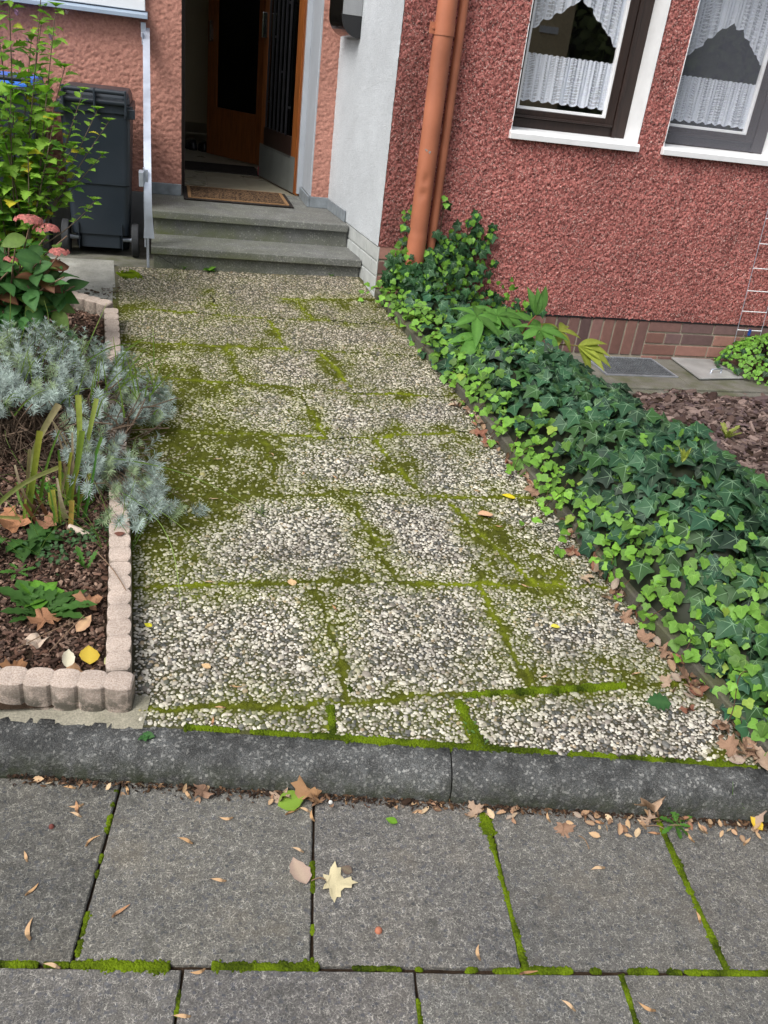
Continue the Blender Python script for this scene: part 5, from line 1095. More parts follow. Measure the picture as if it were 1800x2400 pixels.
def tips1(r, n):
    out = []
    while len(out) < n:
        x = -1.0 + 1.02 * r.random(); y = 3.15 + .72 * r.random()
        cx, cy, rx, ry = -.54, 3.50, .56, .38
        q = ((x - cx) / rx) ** 2 + ((y - cy) / ry) ** 2
        if q > 1 and x > -.52: continue
        if y > 3.55 + .25 and x > -.25: continue
        top = np.interp(x, [-1, -.5, -.3, -.15, .02], [.62, .625, .59, .53, .45]) - .00 * y
        dome = math.sqrt(max(0, 1 - min(q, 1) * .85)); z = bedz(x, y) + (top - .36) * (.55 + .65 * dome) * (.75 + .3 * r.random())
        out.append(np.array([x, y, float(z)]))
    return out
lavender('lavender_bush', 'large silvery lavender bush at the left, spreading over the edging stones', tips1, lambda r, e: np.array([e[0] * .65 - .22, 3.55 + .12 * r.random(), .33 + .04 * r.random()]), 400, 51, (700, (-.58, 3.28, .30), np.array([.85, .40, .16])))
def tips2(r, n):
    out = []
    for i in range(n):
        s = r.random(); c = np.array([-.26, 3.02, 0]) * (1 - s) + np.array([-.01, 2.72, 0]) * s
        x = c[0] - .03 + r.normal(0, .058); y = c[1] + .02 + r.normal(0, .075); z = pz(x, y) + .05 + .16 * (1 - s * .6) * r.random() ** .7 + .02
        out.append(np.array([x, y, z]))
    for q in ((.10, 2.80), (.12, 2.79), (-.13, 2.70), (-.10, 2.60), (-.16, 2.62), (-.20, 2.66)): out.append(np.array([q[0], q[1], pz(*q) + .035 + (.08 if q[0] < -.05 else 0)]))
    return out
lavender('lavender_bush', 'smaller lavender branch drooping over the edging onto the mossy path', tips2, lambda r, e: np.array([-.32, 3.15, .30]), 125, 52, (60, (-.30, 3.0, .28), np.array([.2, .2, .1])))

# ---- cut iris leaves
iv = thing('iris_clump', 'clump of trimmed yellow green iris leaves in front of the lavender', 'plant'); 
def strap(mb, p0, p1, w0, w1, bend, c0, c1, n=12, fold=.35):
    p0 = np.array(p0, float); p1 = np.array(p1, float); P = curve(p0, p1, np.array(bend, float), n); T = unit(np.gradient(P, axis=0)); sd = unit(np.cross(T, [0, 1, .2])); up = np.cross(sd, T); w_ = np.linspace(w0, w1, n)[:, None] * .72
    V = np.concatenate([P - sd * w_, P + up * w_ * fold, P + sd * w_]); F = []
    for i in range(n - 1): F += [[i, i + 1, n + i + 1, n + i], [n + i, n + i + 1, 2 * n + i + 1, 2 * n + i]]
    tt = np.linspace(0, 1, n)[:, None]; c = np.array(c0) * (1 - tt) + np.array(c1) * tt; mb.add(V, [np.array(F)], np.tile(c, (3, 1)), True)
G, YG, BR, TN = (.13, .24, .03), (.36, .36, .06), (.10, .045, .02), (.42, .34, .24)
specs = [((-.485, 2.80, .20), (-.415, 2.78, .555), .013, .014, (0, 0, 0), G, YG), ((-.375, 2.70, .17), (-.385, 2.75, .35), .011, .010, (0, 0, 0), BR, YG), ((-.335, 2.68, .165), (-.322, 2.72, .325), .011, .012, (0, 0, 0), (.25, .12, .03), (.5, .36, .08)),
         ((-.37, 2.85, .20), (-.285, 2.82, .54), .010, .013, (.01, 0, 0), G, (.24, .33, .06)), ((-.35, 2.86, .20), (-.33, 2.86, .44), .009, .007, (-.01, 0, 0), G, YG), ((-.36, 2.88, .2), (-.31, 3.0, .60), .008, .015, (.02, 0, 0), G, (.34, .38, .08)), ((-.34, 2.90, .2), (-.25, 3.02, .58), .008, .012, (0, 0, 0), G, (.36, .42, .10)),
         ((-.30, 2.78, .20), (-.235, 2.76, .50), .009, .004, (.005, 0, .0), (.06, .17, .03), (.10, .27, .05)), ((-.315, 2.78, .2), (-.30, 2.76, .36), .007, .004, (0, 0, 0), (.06, .17, .03), (.12, .27, .05)), ((-.65, 2.70, .20), (-.36, 2.74, .44), .010, .012, (0, -.02, .05), G, (.52, .50, .22)), ((-.70, 2.62, .25), (-.48, 2.64, .30), .008, .010, (0, 0, .03), YG, (.5, .46, .2)),
         ((-.345, 2.72, .25), (-.362, 2.70, .42), .015, .004, (0, -.02, 0), TN, (.5, .42, .3)), ((-.48, 2.82, .22), (-.36, 2.86, .62), .006, .016, (-.04, 0, 0), G, (.44, .36, .22)), ((-.33, 2.82, .2), (-.27, 2.84, .37), .008, .009, (0, 0, 0), BR, YG), ((-.42, 2.74, .18), (-.48, 2.74, .30), .012, .008, (0, 0, 0), BR, (.2, .09, .04)), ((-.40, 2.78, .19), (-.46, 2.80, .34), .012, .006, (0, 0, 0), BR, (.13, .06, .03)), ((-.44, 2.80, .19), (-.52, 2.84, .33), .012, .006, (0, 0, 0), BR, (.16, .09, .04))]
r = np.random.default_rng(66)
for i in range(22):
    bx, by = -.50 + .20 * r.random(), 2.70 + .22 * r.random(); hgt = .08 + .24 * r.random() ** 1.3; dry = r.random() < .45
    specs.append(((bx, by, float(bedz(bx, by))), (bx + r.normal(.01, .05), by + r.normal(0, .05), float(bedz(bx, by)) + hgt), .006 + .005 * r.random(), .002 + .007 * r.random(), (r.normal(0, .02), r.normal(0, .02), 0), BR if dry else G, TN if dry else (YG if r.random() < .5 else (.14, .26, .05))))
for i in range(0, len(specs)): b_ = MB(); strap(b_, *specs[i]); b_.build('leaf_blade', M['leaf'], iv)
# thin grasses through the bed
gs = MB(); r = np.random.default_rng(77)
for i in range(46):
    p = np.array([-.62 + .5 * r.random(), 2.55 + .55 * r.random(), 0]); p[2] = bedz(p[0], p[1]); e = p + [r.normal(0, .10), r.normal(0, .06), .08 + .18 * r.random()]; strap(gs, p, e, .0022, .0006, (r.normal(0, .02), 0, .03), (.10, .20, .04), (.26, .36, .10), 9, .2)
for p, e, b in (((-.16, 2.75, .34), (.035, 2.30, .16), (.05, 0, .06)), ((-.2, 2.9, .40), (.35, 2.75, .235), (0, 0, .05)), ((-.18, 2.8, .3), (.12, 2.6, .2), (0, 0, .04)), ((-.30, 3.3, .62), (-.06, 3.42, .62), (0, 0, .05)), ((-.55, 3.8, .5), (-.50, 3.75, .72), (.03, 0, 0)), ((-.66, 3.8, .5), (-.62, 3.7, .76), (.0, 0, 0)), ((-.35, 3.75, .5), (-.26, 3.9, .68), (.0, 0, 0))): strap(gs, p, e, .0045, .001, b, (.14, .26, .05), (.34, .44, .12), 14, .2)
for i in range(110):
    x = -.85 + .80 * r.random(); y = 3.10 + .7 * r.random(); strap(gs, (x, y, .46), (x + r.normal(.03, .07), y - .05 * r.random(), .48 + .18 * r.random()), .0045, .001, (0, 0, .02), (.14, .24, .04), (.28, .38, .08), 7, .2)
tag(gs.build('grass_blades', M['leaf']), 'thin green grass blades growing through the lavender and bed', 'grass', kind='stuff')

# ---- rosette weeds
dl_half = [(0.02, 0), (.05, .2), (.16, .18), (.08, .36), (.22, .38), (.11, .52), (.26, .60), (.14, .70), (.20, .82), (0, 1.0)]
zfd = lambda x, y: .12 * abs(x) - .22 * y * y + .16 * y
dV, dF = sheet(dl_half + [(-x, y) for x, y in dl_half[::-1][1:]], (0, .55), zfd); dT = np.tile((1., 0, 0, 0), (len(dV), 1))
def rosette(name, label, x, y, z, n, s, c, T, seed, lift=.35, cat='weed', a0=0, a1=6.283, group=None):
    r = np.random.default_rng(seed); a = a0 + (a1 - a0) * (np.arange(n) + r.random(n) * .6) / n; mb = MB(); tip = np.c_[np.cos(a), np.sin(a), lift + .25 * r.random(n)]; nr = np.c_[-np.cos(a) * lift, -np.sin(a) * lift - .1, np.ones(n)] + r.normal(0, .15, (n, 3))
    cc_ = np.array(c) * (.65 + .6 * r.random((n, 1))); put(mb, T, np.tile([[x, y, z]], (n, 1)) + r.normal(0, .004, (n, 3)) * [1, 1, 0], nr, tip, s * (.6 + .55 * r.random(n)), cc_); return tag(mb.build(name, M['leaf']), label, cat, group)
DD = (dV * [.62, 1, 1], dF, dT); OO = (oV * [1.3, 1, 1], oF, oT)
bzf = lambda x, y: float(bedz(x, y)) + .01
rosette('dandelion', 'largest dandelion, spread flat on the mulch in the near corner of the bed', -.375, 2.28, bzf(-.375, 2.28), 24, .155, (.070, .17, .035), DD, 1, .22, 'dandelion', -.5, 3.6)
rosette('primrose', 'bright green crinkled primrose rosette behind the large dandelion', -.39, 2.36, bzf(-.39, 2.36), 8, .085, (.12, .30, .03), OO, 2, .45, 'plant')
rosette('dandelion', 'small dandelion on the mulch at the far left', -.475, 2.50, bzf(-.47, 2.5), 7, .055, (.09, .22, .04), DD, 3, .2, 'dandelion')
rosette('weed', 'weed with upright toothed leaf left of the edging stone', -.268, 2.50, bzf(-.27, 2.5), 4, .085, (.08, .20, .035), DD, 4, 1.0)
rosette('dock_plant', 'broad toothed green leaves at the foot of the iris clump', -.46, 2.66, bzf(-.46, 2.66), 6, .115, (.045, .13, .025), (hV, hF, hT), 5, .25, 'plant', -2.6, 1.2)
rosette('dock_plant', 'green leaves cut by the left edge of the picture', -.60, 2.60, bzf(-.6, 2.6), 6, .12, (.055, .15, .03), (hV, hF, hT), 6, .6, 'plant')
for i, (x, y, lab_) in enumerate(((-.30, 2.66, 'low clover like weeds at the foot of the burnt iris stubs'), (-.22, 2.72, 'low dark weeds against the inside of the edging stone'), (-.37, 2.58, 'low dark ground weed in front of the iris clump'), (-.44, 2.92, 'small bright green weed behind the iris leaves'))):
    r = np.random.default_rng(90 + i); mb = MB(); n = 60; P = np.c_[x + r.normal(0, .035, n), y + r.normal(0, .04, n), np.zeros(n)]; P[:, 2] = bedz(P[:, 0], P[:, 1]) + .015 + .03 * r.random(n); a = r.random(n) * 6.28
    put(mb, OO, P, np.c_[r.normal(0, .4, n), r.normal(-.2, .3, n), np.ones(n)], np.c_[np.cos(a), np.sin(a), 0 * a], .012 + .010 * r.random(n), np.array([[.05, .11, .045]]) * (.6 + .8 * r.random((n, 1))) if i != 3 else np.array([[.07, .22, .03]]) * (.6 + .8 * r.random((n, 1)))); tag(mb.build('weed', M['leaf']), lab_, 'weed', kind='stuff')
rosette('weed', 'tiny round leaved weed on the kerb at the corner of the pebble path', -.068, 1.795, .094, 8, .026, (.05, .15, .045), OO, 8, .4)
rosette('dandelion', 'dandelion at the kerb foot, leftmost of the three', 1.362, 1.475, .0, 9, .062, (.085, .22, .035), DD, 9, 1.0, 'dandelion'); rosette('dandelion', 'middle dandelion at the kerb foot above the heap of brown leaves', 1.445, 1.462, 0, 9, .060, (.085, .22, .035), DD, 10, .9, 'dandelion'); rosette('dandelion', 'small dandelion at the kerb foot beside the grass tuft', 1.515, 1.446, 0, 6, .052, (.08, .21, .04), DD, 11, 1.0, 'dandelion')
rosette('dandelion', 'low dandelion leaves lying over the pavement edge at the kerb', 1.36, 1.40, 0.004, 9, .055, (.09, .23, .035), DD, 12, .3, 'dandelion'); rosette('weed', 'pale weed rosette in the mossy joint behind the kerb', .842, 1.735, .096, 8, .030, (.13, .24, .07), DD, 13, .4)
rosette('weed', 'pale weed seedling beside the right kerb joint moss', .862, 1.675, .092, 7, .022, (.16, .27, .09), DD, 14, .4)
gt = MB(); r = np.random.default_rng(5)
for i in range(9): strap(gt, (1.566 + r.normal(0, .008), 1.435, 0), (1.566 + r.normal(0, .05), 1.435 + r.normal(-.02, .02), .03 + (.13 if i < 1 else .04) * (.6 + r.random())), .0022, .0005, (0, 0, .01), (.10, .25, .04), (.22, .38, .08), 8, .2)
tag(gt.build('grass_tuft', M['leaf']), 'grass tuft with one tall blade at the foot of the kerb on the right', 'grass')
for i, (x, y, lab_) in enumerate(((.24, 5.305, 'small bright weed at the foot of the lower step, left'), (.10, 5.31, 'thin weed growing up the cracked lower step'), (1.0, 5.305, 'tiny weed at the foot of the lower step near the right end'))): rosette('weed', lab_, x, y, float(pz(x, y)) + .004, 7, [.05, .045, .03][i], (.13, .30, .03), DD if i else OO, 20 + i, .7)
rosette('weed', 'dry grassy weed in the joint between the path slabs, middle', .335, 2.80, float(pz(.335, 2.8)) + .005, 14, .05, (.09, .12, .05), (nV * [1, 1, 1], nF, nT), 25, .6)

# ---- peony
pe = thing('peony', 'peony with drooping pointed leaflets rising out of the ivy', 'plant'); stm = MB(); lf = MB(); r = np.random.default_rng(16); pb_ = np.array([1.80, 4.15, .36])
nodes = [(1.54, 4.0, .575, 6.283, .17, 7), (1.53, 4.05, .665, 6.283, .15, 6), (1.66, 4.1, .66, 6.283, .14, 6), (1.76, 4.2, .63, 6.283, .14, 6), (1.87, 4.0, .625, 6.283, .14, 7), (2.0, 4.05, .61, 6.283, .13, 6), (1.83, 4.0, .70, 1, .13, 3), (2.10, 4.0, .55, 2, .15, 5), (1.70, 4.15, .60, 6.283, .13, 5)]
for i, (x, y, z, sp, ls, k) in enumerate(nodes):
    e = np.array([x, y, z]); stm.tube(curve(pb_ + r.normal(0, .04, 3) * [1, 1, 0], e, np.array([0, 0, .05])), .0035, 6, (.20, .16, .05) if i % 2 else (.28, .09, .06), False)
    if sp > 6: a = np.arange(k) * 6.283 / k + .3 + i; lift = -.15
    else: a = 1.4 + np.arange(k) * .5 - .4; lift = 1.2 if i == 6 else -.2
    if i == 7: a = np.linspace(-1.2, .4, k)
    tip = np.c_[np.cos(a), np.sin(a) - .25, lift + 0 * a]; nr = np.c_[-.2 * np.cos(a) + 0, -.4 + 0 * a, np.ones(k)] if i != 6 else np.c_[0 * a, -np.ones(k), .3 + 0 * a]
    c = np.array([.095, .235, .042]) * (.7 + .6 * r.random((k, 1)));
    if i in (5, 7): c = np.array([.30, .34, .05]) * (.7 + .6 * r.random((k, 1)))
    put(lf, (pV, pF, pT), np.tile(e, (k, 1)), nr + r.normal(0, .1, (k, 3)), tip, ls * 1.2 * (.75 + .4 * r.random(k)), c)
stm.build('stem', M['stem'], pe); lf.build('foliage', M['leaf'], pe)
rosette('plant', 'pale yellow green straggly plant alone in the coarse bark mulch', 2.93, 3.68, .17, 14, .09, (.34, .38, .10), DD, 30, 1.2, 'plant')
rosette('seedling', 'thin yellow green shoot standing up among the dark ivy', 1.80, 2.45, .62, 12, .065, (.42, .46, .10), (nV * [2.2, 1, 1], nF, nT), 31, 2.2, 'plant')

# ================================================================== LEAF LITTER
def dead_maple(V2, seed):
    r = np.random.default_rng(seed); n = len(V2); c1, c2 = r.normal(0, .5, 2); return lambda x, y: .45 * abs(x) ** 1.5 + .16 * math.sin(5 * x + c1) + .55 * (y - .4) ** 2 * (1 + c2) + .12 * math.sin(9 * y + c1 + 3 * x)
mp_half = [(0, 0), (.12, -.10), (.34, -.16), (.30, .06), (.55, .10), (.78, .26), (.56, .34), (.58, .48), (.34, .48), (.22, .60), (.26, .84), (.10, .86), (0, 1.08)]
mpo = mp_half + [(-x, y) for x, y in mp_half[::-1][1:-1]]
LT = []
def mesh_once(name, T, scale, col, m='deadleaf'):
    mb = MB(); mb.inst(T[0], T[1], (np.eye(3) * scale)[None], np.zeros((1, 3)), np.array([col]), True, T[2]); o = mb.build(name, M[m]); me = o.data; bpy.data.objects.remove(o); return me
var = []
for i in range(5):
    zf_ = dead_maple(mpo, i); V, F = sheet(mpo, (0, .3), zf_); V, F, T_ = with_veins(V, F, [((0, 0), (0, .95)), ((0, .02), (.66, .24)), ((0, .02), (-.66, .24)), ((0, 0), (.28, -.1)), ((0, 0), (-.28, -.1))], zf_, .014, .01, (1, 0, 0, 0), (.8, .0, .0, .0)); var.append((V, F, T_))
cu = []
for i in range(4):
    cr = [1.2, 1.8, .8, 2.3][i]; V, F, T_ = blade_leaf(.33 if i % 2 else .26, .1, .1, .08, 7); V = V.copy(); a = V[:, 0] * cr * 2; V = np.c_[np.sin(a) / (cr * 2), V[:, 1], (1 - np.cos(a)) / (cr * 2) + .25 * (V[:, 1] - .5) ** 2]; cu.append((V, F, T_))
sam = []
for i in range(3):
    n_ = 12; t = np.linspace(0, 1, n_); w_ = .16 * np.sin(np.pi * np.clip(t * .92 + .08, 0, 1) ** .75); bend = [.12, -.1, .05][i]; cen = np.c_[bend * np.sin(np.pi * t), t]; Lp = cen + np.c_[w_ * .3, 0 * t]; Rp = cen - np.c_[w_, 0 * t]
    V = np.r_[np.c_[Lp, .05 * np.sin(np.pi * t) + .02], np.c_[Rp, .0 * t + .06 * t]]; F = [np.array([[k, k + 1, n_ + k + 1, n_ + k] for k in range(n_ - 1)])]; tc = np.tile((1., 0, 0, 0), (2 * n_, 1)); tc[:3, 0] = .35; tc[n_:n_ + 3, 0] = .35; tc[3, 0] = .7
    tV, tF = pebble_template(6, R2); tV = tV * [.07, .11, .05] + [0, .03, .01]; F2 = [F[0]] ; V = np.r_[V, tV]; F2 = [np.r_[F[0]], tF[1] + 2 * n_, tF[0] + 2 * n_]; tc = np.r_[tc, np.tile((.4, 0, 0, 0), (len(tV), 1))]; sam.append((V, F2, tc))
SAMC = [(.56, .34, .17), (.62, .40, .22), (.50, .27, .14), (.66, .46, .28)]
sam_me = [mesh_once('seed_wing_mesh', sam[i % 3], 1, SAMC[i % 4]) for i in range(6)]
BRC = [(.22, .115, .075), (.31, .19, .125), (.14, .070, .048), (.39, .28, .20), (.32, .24, .20), (.25, .11, .07)]
curl_me = [mesh_once('curl_mesh', cu[i % 4], 1, BRC[i % 6]) for i in range(8)]; map_me = [mesh_once('maple_mesh', var[i % 5], 1, BRC[(i * 2 + 1) % 6]) for i in range(6)]
tan_me = [mesh_once('tan_mesh', cu[i % 4], 1, [(.50, .32, .19), (.44, .26, .16), (.58, .42, .27), (.36, .20, .13)][i % 4]) for i in range(6)]
def drop(name, me, x, y, z, s, rz, tx, ty, label, cat, group=None):
    o = bpy.data.objects.new(name, me); COL.objects.link(o); o.location = (x, y, z); o.scale = (s, s, s); o.rotation_euler = (tx, ty, rz); return tag(o, label, cat, group)
SAM = [[-0.244, 1.719], [-0.22, 1.661], [-0.232, 1.635], [-0.222, 1.62], [-0.203, 1.528], [-0.334, 1.499], [-0.325, 1.405], [-0.302, 1.29], [-0.13, 1.322], [-0.233, 1.213], [0.069, 1.166], [0.126, 1.383], [0.051, 1.503], [0.155, 1.572], [0.294, 1.566], [0.323, 1.442], [0.365, 1.536], [0.051, 1.65], [-0.109, 1.682], [-0.032, 1.698], [0.085, 1.692], [0.359, 1.566], [0.459, 1.582], [0.035, 1.067], [-0.101, 1.727], [1.005, 1.455], [1.154, 1.432], [1.091, 1.295], [1.383, 1.34], [1.522, 1.312], [1.263, 1.11], [0.682, 1.098], [0.764, 1.051], [0.855, 0.953], [1.036, 0.925], [0.727, 1.536], [1.11, 1.516], [1.437, 1.363], [1.298, 1.379], [1.268, 1.399], [0.758, 1.561], [0.973, 1.545]]
ROT = [80, 95, 10, 60, -50, 20, -40, 0, -55, 70, 95, 75, 60, 80, -70, 60, 0, 30, 20, -60, -10, 60, -40, 80, 100, -10, 70, 95, 0, -60, -10, -15, -90, 40, 50, 45, 30, 5, 80, 20, 60, 10]
def sector(x, y):
    u, v = x * KX[0] + y * KX[1], x * KY[0] + y * KY[1]
    cells = ['slab at the left edge of the picture', 'large slab left of centre', 'slab in the centre', 'slab right of centre', 'slab at the right edge of the picture']
    if v > VR: return cells[int(np.searchsorted([-.40, .116, .596, 1.085], u))], v
    return 'front row of slabs at the bottom', v
near_kerb = lambda v: v > 1.56
for i, ((x, y), a) in enumerate(zip(SAM, ROT)):
    s_, v = sector(x, y); where = ('near the kerb' if v > 1.58 else 'in the upper half' if v > 1.42 else 'in the lower half')
    sz = .034 + .010 * ((i * 7) % 5) / 5 + (.010 if i in (8, 7) else 0)
    drop('seed_wing', sam_me[i % 6], x, y, .003, sz, R_(a), 0, R_((i * 37) % 16 - 8), 'tan maple seed wing %s of the %s' % (where, s_.replace(' of the picture', '')) if 'row' not in s_ else 'tan maple seed wing on the front row of slabs, %s' % ('left half' if x < .5 else 'between the two right joints' if x < 1 else 'right end'), 'seed', 'maple seed wings scattered on the pavement')
# litter along the kerb foot
SEGK = ['left edge of the picture', 'in front of the bed', 'under the corner of the bed', 'left of the central pavement joint', 'right of the central pavement joint', 'near the kerb joint', 'left of the dandelions', 'right of the dandelions']
SEGI = ['at the kerb', 'just above the kerb', 'beside the second row of path slabs', 'beside the ivy runner on the path', 'beside the middle rows of slabs', 'towards the house']
BRW = ['chestnut brown', 'light brown', 'dark brown', 'pale tan', 'greyish tan', 'rusty brown']
def kindw(me, k):
    if me is tan_me: return ['curled orange tan', 'curled ochre', 'curled pale tan', 'curled brown tan'][k % 4]
    if me is curl_me: return 'curled ' + BRW[k % 6]
    return BRW[(k * 2 + 1) % 6] + ' maple'
r = np.random.default_rng(99)
for i in range(120):
    u = r.choice([0, 1, 2], p=[.13, .35, .52]); s = {0: lambda: -.42 + .5 * r.random(), 1: lambda: .15 + .75 * r.random(), 2: lambda: 1.0 + .60 * r.random() ** .8}[u]()
    off = abs(r.normal(0, .020 if u < 2 else .034)); b0 = KB + kdir * (s - .29 * 0 - .24) - kn * (.128 + off); y = b0[1]; x = b0[0]
    me = (tan_me if r.random() < .72 else (curl_me if r.random() < .8 else map_me)); k = int(r.integers(0, len(me))); sz = .018 + .018 * r.random() + (.016 if me is map_me else 0)
    seg = SEGK[int(np.clip((x + .5) / .28, 0, 7))]
    drop('dry_leaf', me[k], x, y, .004 + .012 * r.random() * (u == 2) + .002, sz, r.random() * 6.28, r.normal(0, .55), r.normal(0, .55), '%s leaf at the kerb foot, %s' % (kindw(me, k), seg), 'dead leaf', 'dead leaves drifted along the foot of the kerb')
for i in range(135):
    t = r.random(); y = np.interp(t, [0, .35, .6, 1], [1.44, 1.85, 2.5, 3.75]); x = xr(y) - .012 - abs(r.normal(0, .036)) + (.02 if y > 2.6 else 0); 
    if y < 2.0: x = xr(y) - .02 - abs(r.normal(0, .035))
    if 2.52 < y < 2.85: x += .03
    me = curl_me if r.random() < .74 else map_me; k = int(r.integers(0, len(me))); sz = .032 + .026 * r.random(); seg = SEGI[int(np.clip((y - 1.4) / .40, 0, 5))]
    yy_ = max(y, kback(x) + .02)
    drop('dead_leaf', me[k], x, yy_, float(pz(x, yy_)) + .008 + .018 * r.random(), sz, r.random() * 6.28, r.normal(0, .45), r.normal(0, .45), '%s leaf under the ivy, %s' % (kindw(me, k), seg), 'dead leaf', 'dead leaves drifted along the foot of the ivy')
# special leaves
def one(name, T, col, x, y, z, s, rz, label, tx=0, ty=0, m='deadleaf', cat='leaf'): return drop(name, mesh_once(name + '_mesh', T, 1, col, m), x, y, z, s, R_(rz), tx, ty, label, cat)
broad = blade_leaf(.42, .05, .05, .04, 8)
one('green_leaf', broad, (.25, .40, .05), .275, 1.595, .006, .078, -78, 'broad yellow green leaf on the pavement near the kerb, centre', .1, .1, 'leaf')
one('maple_leaf', (var[0][0] * [1, 1, .3], var[0][1], var[0][2]), (.66, .58, .36), .368, 1.345, .004, .070, -100, 'cream maple leaf with pointed lobes beside the central pavement joint', 0, .05)
one('folded_leaf', (cu[0][0] * [1.3, 1, 1], cu[0][1], cu[0][2]), (.50, .36, .29), .315, 1.34, .008, .085, 15, 'pinkish folded leaf just left of the central pavement joint', 0, .2)
one('brown_leaf', broad, (.16, .11, .09), .435, 1.365, .004, .032, 60, 'small dark brown leaf above the cream maple leaf', .1)
one('green_leaf', broad, (.22, .46, .04), .583, 1.50, .006, .034, 60, 'small bright green leaf on the slab in the centre of the pavement', 0, .2, 'leaf')
one('yellow_leaf', broad, (.72, .48, .04), 1.60, 1.345, .012, .045, 20, 'yellow leaf on the pavement at the right edge', .2)
one('dead_maple_leaf', var[3], (.46, .33, .25), 1.60, 1.42, .018, .085, -120, 'large pale crumpled maple leaf at the kerb foot, right edge', .3, .2)
one('dead_maple_leaf', var[1], (.56, .38, .25), 1.295, 1.455, .022, .070, 160, 'pale curled leaf standing up beside the dandelions', .7, .3)
one('dead_maple_leaf', var[2], (.30, .15, .08), 1.50, 1.455, .02, .065, 40, 'rusty brown maple leaf between the dandelions and grass tuft', .5, .2)
one('dead_maple_leaf', var[4], (.42, .24, .12), .385, 1.612, .012, .078, 80, 'wide tan leaf lying along the kerb foot above the central joint', .3, .1)
for lab_, x, y, s, c, rz in (('yellow round leaf on the path beside the ivy', 1.385, 2.87, .060, (.78, .62, .02), 70), ('peach coloured oval leaf on the path left of the ivy tips', 1.25, 2.765, .070, (.72, .42, .26), 100), ('small yellow leaf on the right side of the pebble path', 1.282, 2.12, .036, (.75, .66, .08), 95), ('tiny yellow leaf on the pebble path near the bed edging', -.053, 2.22, .028, (.70, .64, .03), 60), ('tan oval leaf on the mossy joint at the bottom of the middle path slab', .405, 2.385, .038, (.66, .44, .24), 0), ('pale oval seed on the path near the lower left slab centre', .118, 2.03, .032, (.72, .48, .26), 60)):
    one('path_leaf', broad, c, x, y, float(pz(x, y)) + .009, s, rz, lab_, .05, .1)
one('toothed_leaf', (hV * [1.5, 1, .4], hF, hT), (.045, .13, .045), 1.515, 1.755, float(pz(1.51, 1.75)) + .010, .080, 70, 'dark green toothed leaf on the path near the kerb, right', 0, 0, 'leaf')
for i in range(16):
    x = .1 + 1.35 * r.random(); y = 1.75 + 1.5 * r.random(); drop('seed_wing', sam_me[i % 6], x, y, float(pz(x, y)) + .009, .034, r.random() * 6.28, 0, .1, 'brown maple seed wing lying among the pebbles of the path', 'seed', 'maple seed wings on the pebble path')
bz = lambda x, y: float(bedz(x, y)) + .02
for lab_, T, c, x, y, s, rz in (('bright yellow leaf on the mulch in the near corner of the bed', broad, (.60, .42, .05), -.225, 2.055, .068, 10), ('cream leaf standing beside the yellow leaf in the bed', cu[1], (.66, .60, .46), -.285, 2.04, .070, 5), ('tan maple leaf under the yellow leaf in the bed', var[1], (.40, .24, .13), -.245, 2.02, .070, 160), ('curled orange tan leaf on the mulch right of the dandelion', cu[2], (.55, .33, .20), -.272, 2.185, .075, -30), ('pale cream leaf on the mulch below the dandelion', var[2], (.58, .46, .36), -.367, 2.155, .060, 150), ('rust brown maple leaf just under the dandelion', var[3], (.34, .17, .09), -.365, 2.225, .070, 20), ('brown maple leaf against the edging stone beside the dandelion', var[0], (.38, .20, .11), -.225, 2.30, .072, 80), ('rust leaf near the front edging of the bed', var[4], (.30, .15, .07), -.405, 2.03, .06, 90), ('orange brown maple leaf left of the iris clump', var[2], (.42, .20, .10), -.50, 2.71, .095, 40), ('second brown leaf beside the toothed green leaf', var[1], (.28, .14, .08), -.40, 2.70, .06, 10), ('yellow grey leaf beside the bright yellow one against the edging', cu[3], (.50, .50, .25), -.185, 2.05, .05, -40)):
    one('bed_leaf', T, c, x, y, bz(x, y), s, rz, lab_, .25, .2)
ro = MB(); ro.tube([[-.335, 2.70, .235], [-.30, 2.68, .225], [-.25, 2.66, .205]], [.009, .013, .010], 10, (.55, .46, .38)); tag(ro.build('rolled_leaf', M['deadleaf']), 'rolled up whitish dry leaf leaning beside the iris stubs', 'leaf')
b_ = MB(); V, F = sheet([(.016 * math.cos(a) * (1 + .25 * math.sin(3 * a)), .014 * math.sin(a)) for a in np.linspace(0, 6.28, 14, endpoint=False)], (0, 0), lambda x, y: .0); zz_ = float(zt(-.165, 2.60)); b_.add(V + [-.162, 2.585, zz_ + .003], F, (.17, .07, .05)); tag(b_.build('red_stain', M['deadleaf']), 'reddish brown stain on top of the second edging stone', 'stain')
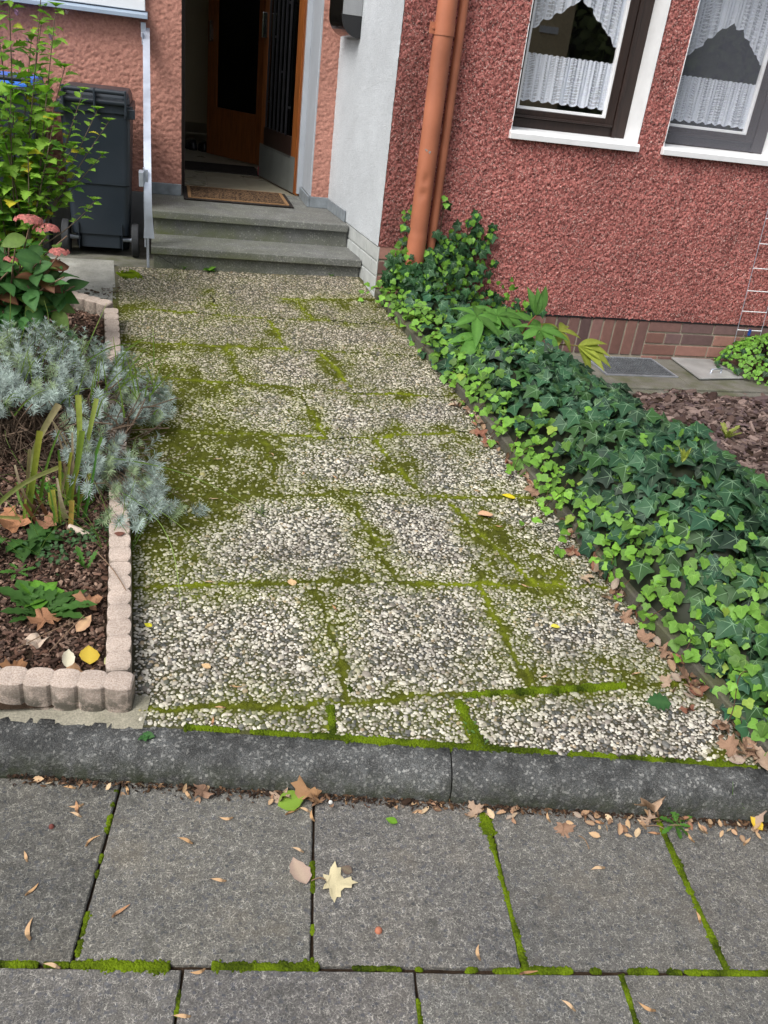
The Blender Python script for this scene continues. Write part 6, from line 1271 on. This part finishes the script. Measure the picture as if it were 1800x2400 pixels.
# twigs in bed and on pavement
for i, (p, e, lab_) in enumerate((((-.33, 2.05, .20), (-.25, 2.22, .20), 'straight brown twig beside the curled leaf in the bed'), ((-.42, 2.10, .18), (-.28, 2.20, .19), 'thin pale twig in the middle of the near mulch'), ((-.23, 2.50, .25), (-.13, 2.28, .245), 'thin dry stem lying across the edging stone'), ((1.065, 1.40, .004), (1.075, 1.355, .004), 'short pale twig on the slab right of centre'), ((.365, 1.352, .006), (.33, 1.355, .004), 'leaf stalk of the cream maple leaf across the joint'), ((1.27, 1.405, .005), (1.32, 1.39, .005), 'short dark twig at the top of the right moss joint'))):
    b_ = MB(); b_.tube(curve(np.array(p), np.array(e), np.array([.004, .004, .004]), 6), .0016, 5, (.24, .16, .10)); tag(b_.build('twig', M['stem']), lab_, 'twig')
for i, (x, y, c, s, lab_) in enumerate(((-.29, 1.597, (.16, .05, .04), .007, 'dark red berry on the left edge slab'), (.466, 1.202, (.45, .17, .10), .009, 'reddish seed on the slab in the centre'), (.418, 1.593, (.8, .8, .76), .006, 'small white pebble on the pavement near the kerb'))):
    b_ = MB(); tV, tF = pebble_template(8, R1); b_.inst(tV, tF, (np.eye(3) * s)[None], np.array([[x, y, 0.003]]), np.array([c]), True); tag(b_.build('pebble' if i == 2 else 'berry', M['deadleaf']), lab_, 'pebble' if i == 2 else 'berry')
# dirt crumbs on the concrete slab by the bins and along the kerb
k = 260; x = -.60 + .34 * rng.random(k); y = 4.62 + .35 * rng.random(k); chips('dirt_crumbs', x, y, lambda x, y: pz(x, y) + .004, .010, [(.05, .03, .02), (.09, .05, .03)], 'dark crumbs scattered on the concrete slab by the bins', .1)
k = 1500; s = -.5 + 2.2 * rng.random(k); o_ = abs(rng.normal(0, .012, k)); bb = KB + kdir * (s[:, None] - .2) - kn * (.122 + o_[:, None]); chips('dirt_crumbs', bb[:, 0], bb[:, 1], lambda x, y: 0 * x + .001, .008, [(.05, .03, .02), (.03, .02, .015), (.12, .07, .04)], 'dark crumbs of soil along the foot of the kerb', .3)

# ================================================================== STREET SIDE BEHIND THE CAMERA (seen mirrored in the window glass)
r = np.random.default_rng(8)
hd = MB(); N = 13000; x = -6 + 23 * r.random(N); z = 5.0 * r.random(N) ** .8; y = -9 - 1.2 * r.random(N) + .6 * np.sin(x * 1.3); nn = unit(r.normal(0, 1, (N, 3)) + [0, .8, .4]); c = np.array([.30, .36, .15]) * (.3 + 1.2 * r.random((N, 1)))
put(hd, OO, np.c_[x, y, z], nn, r.normal(0, 1, (N, 3)), .16 + .16 * r.random(N), c); hd.box(-6, 17, -10.6, -10.4, 0, 4.6, (.02, .035, .012)); tag(hd.build('hedge', M['leaf']), 'tall dark green hedge across the street, mirrored in the window', 'hedge', kind='stuff')
nh = thing('neighbour_house', 'beige house corner across the street, mirrored at the left of the window pane', 'house')
b_ = MB(); b_.box(6.2, 8.05, -8.9, -8.3, -.05, 5.2); b_.build('wall', simple('beige_render', (.62, .50, .30), .85, .2), nh)
b_ = MB(); b_.box(6.0, 8.3, -9.0, -8.1, 5.2, 5.4); b_.build('roof', M['terra'], nh)
b_ = MB(); b_.box(7.35, 7.75, -8.3, -8.26, 2.5, 2.62); b_.build('sill', M['whitepaint'], nh)
rd = MB(); rd.add([[-40, -7, -.04], [40, -7, -.04], [40, -1.6, -.04], [-40, -1.6, -.04]], [[0, 1, 2, 3]]); tag(rd.build('road', M['kerb']), kind='structure')
print('objects', len(bpy.data.objects))
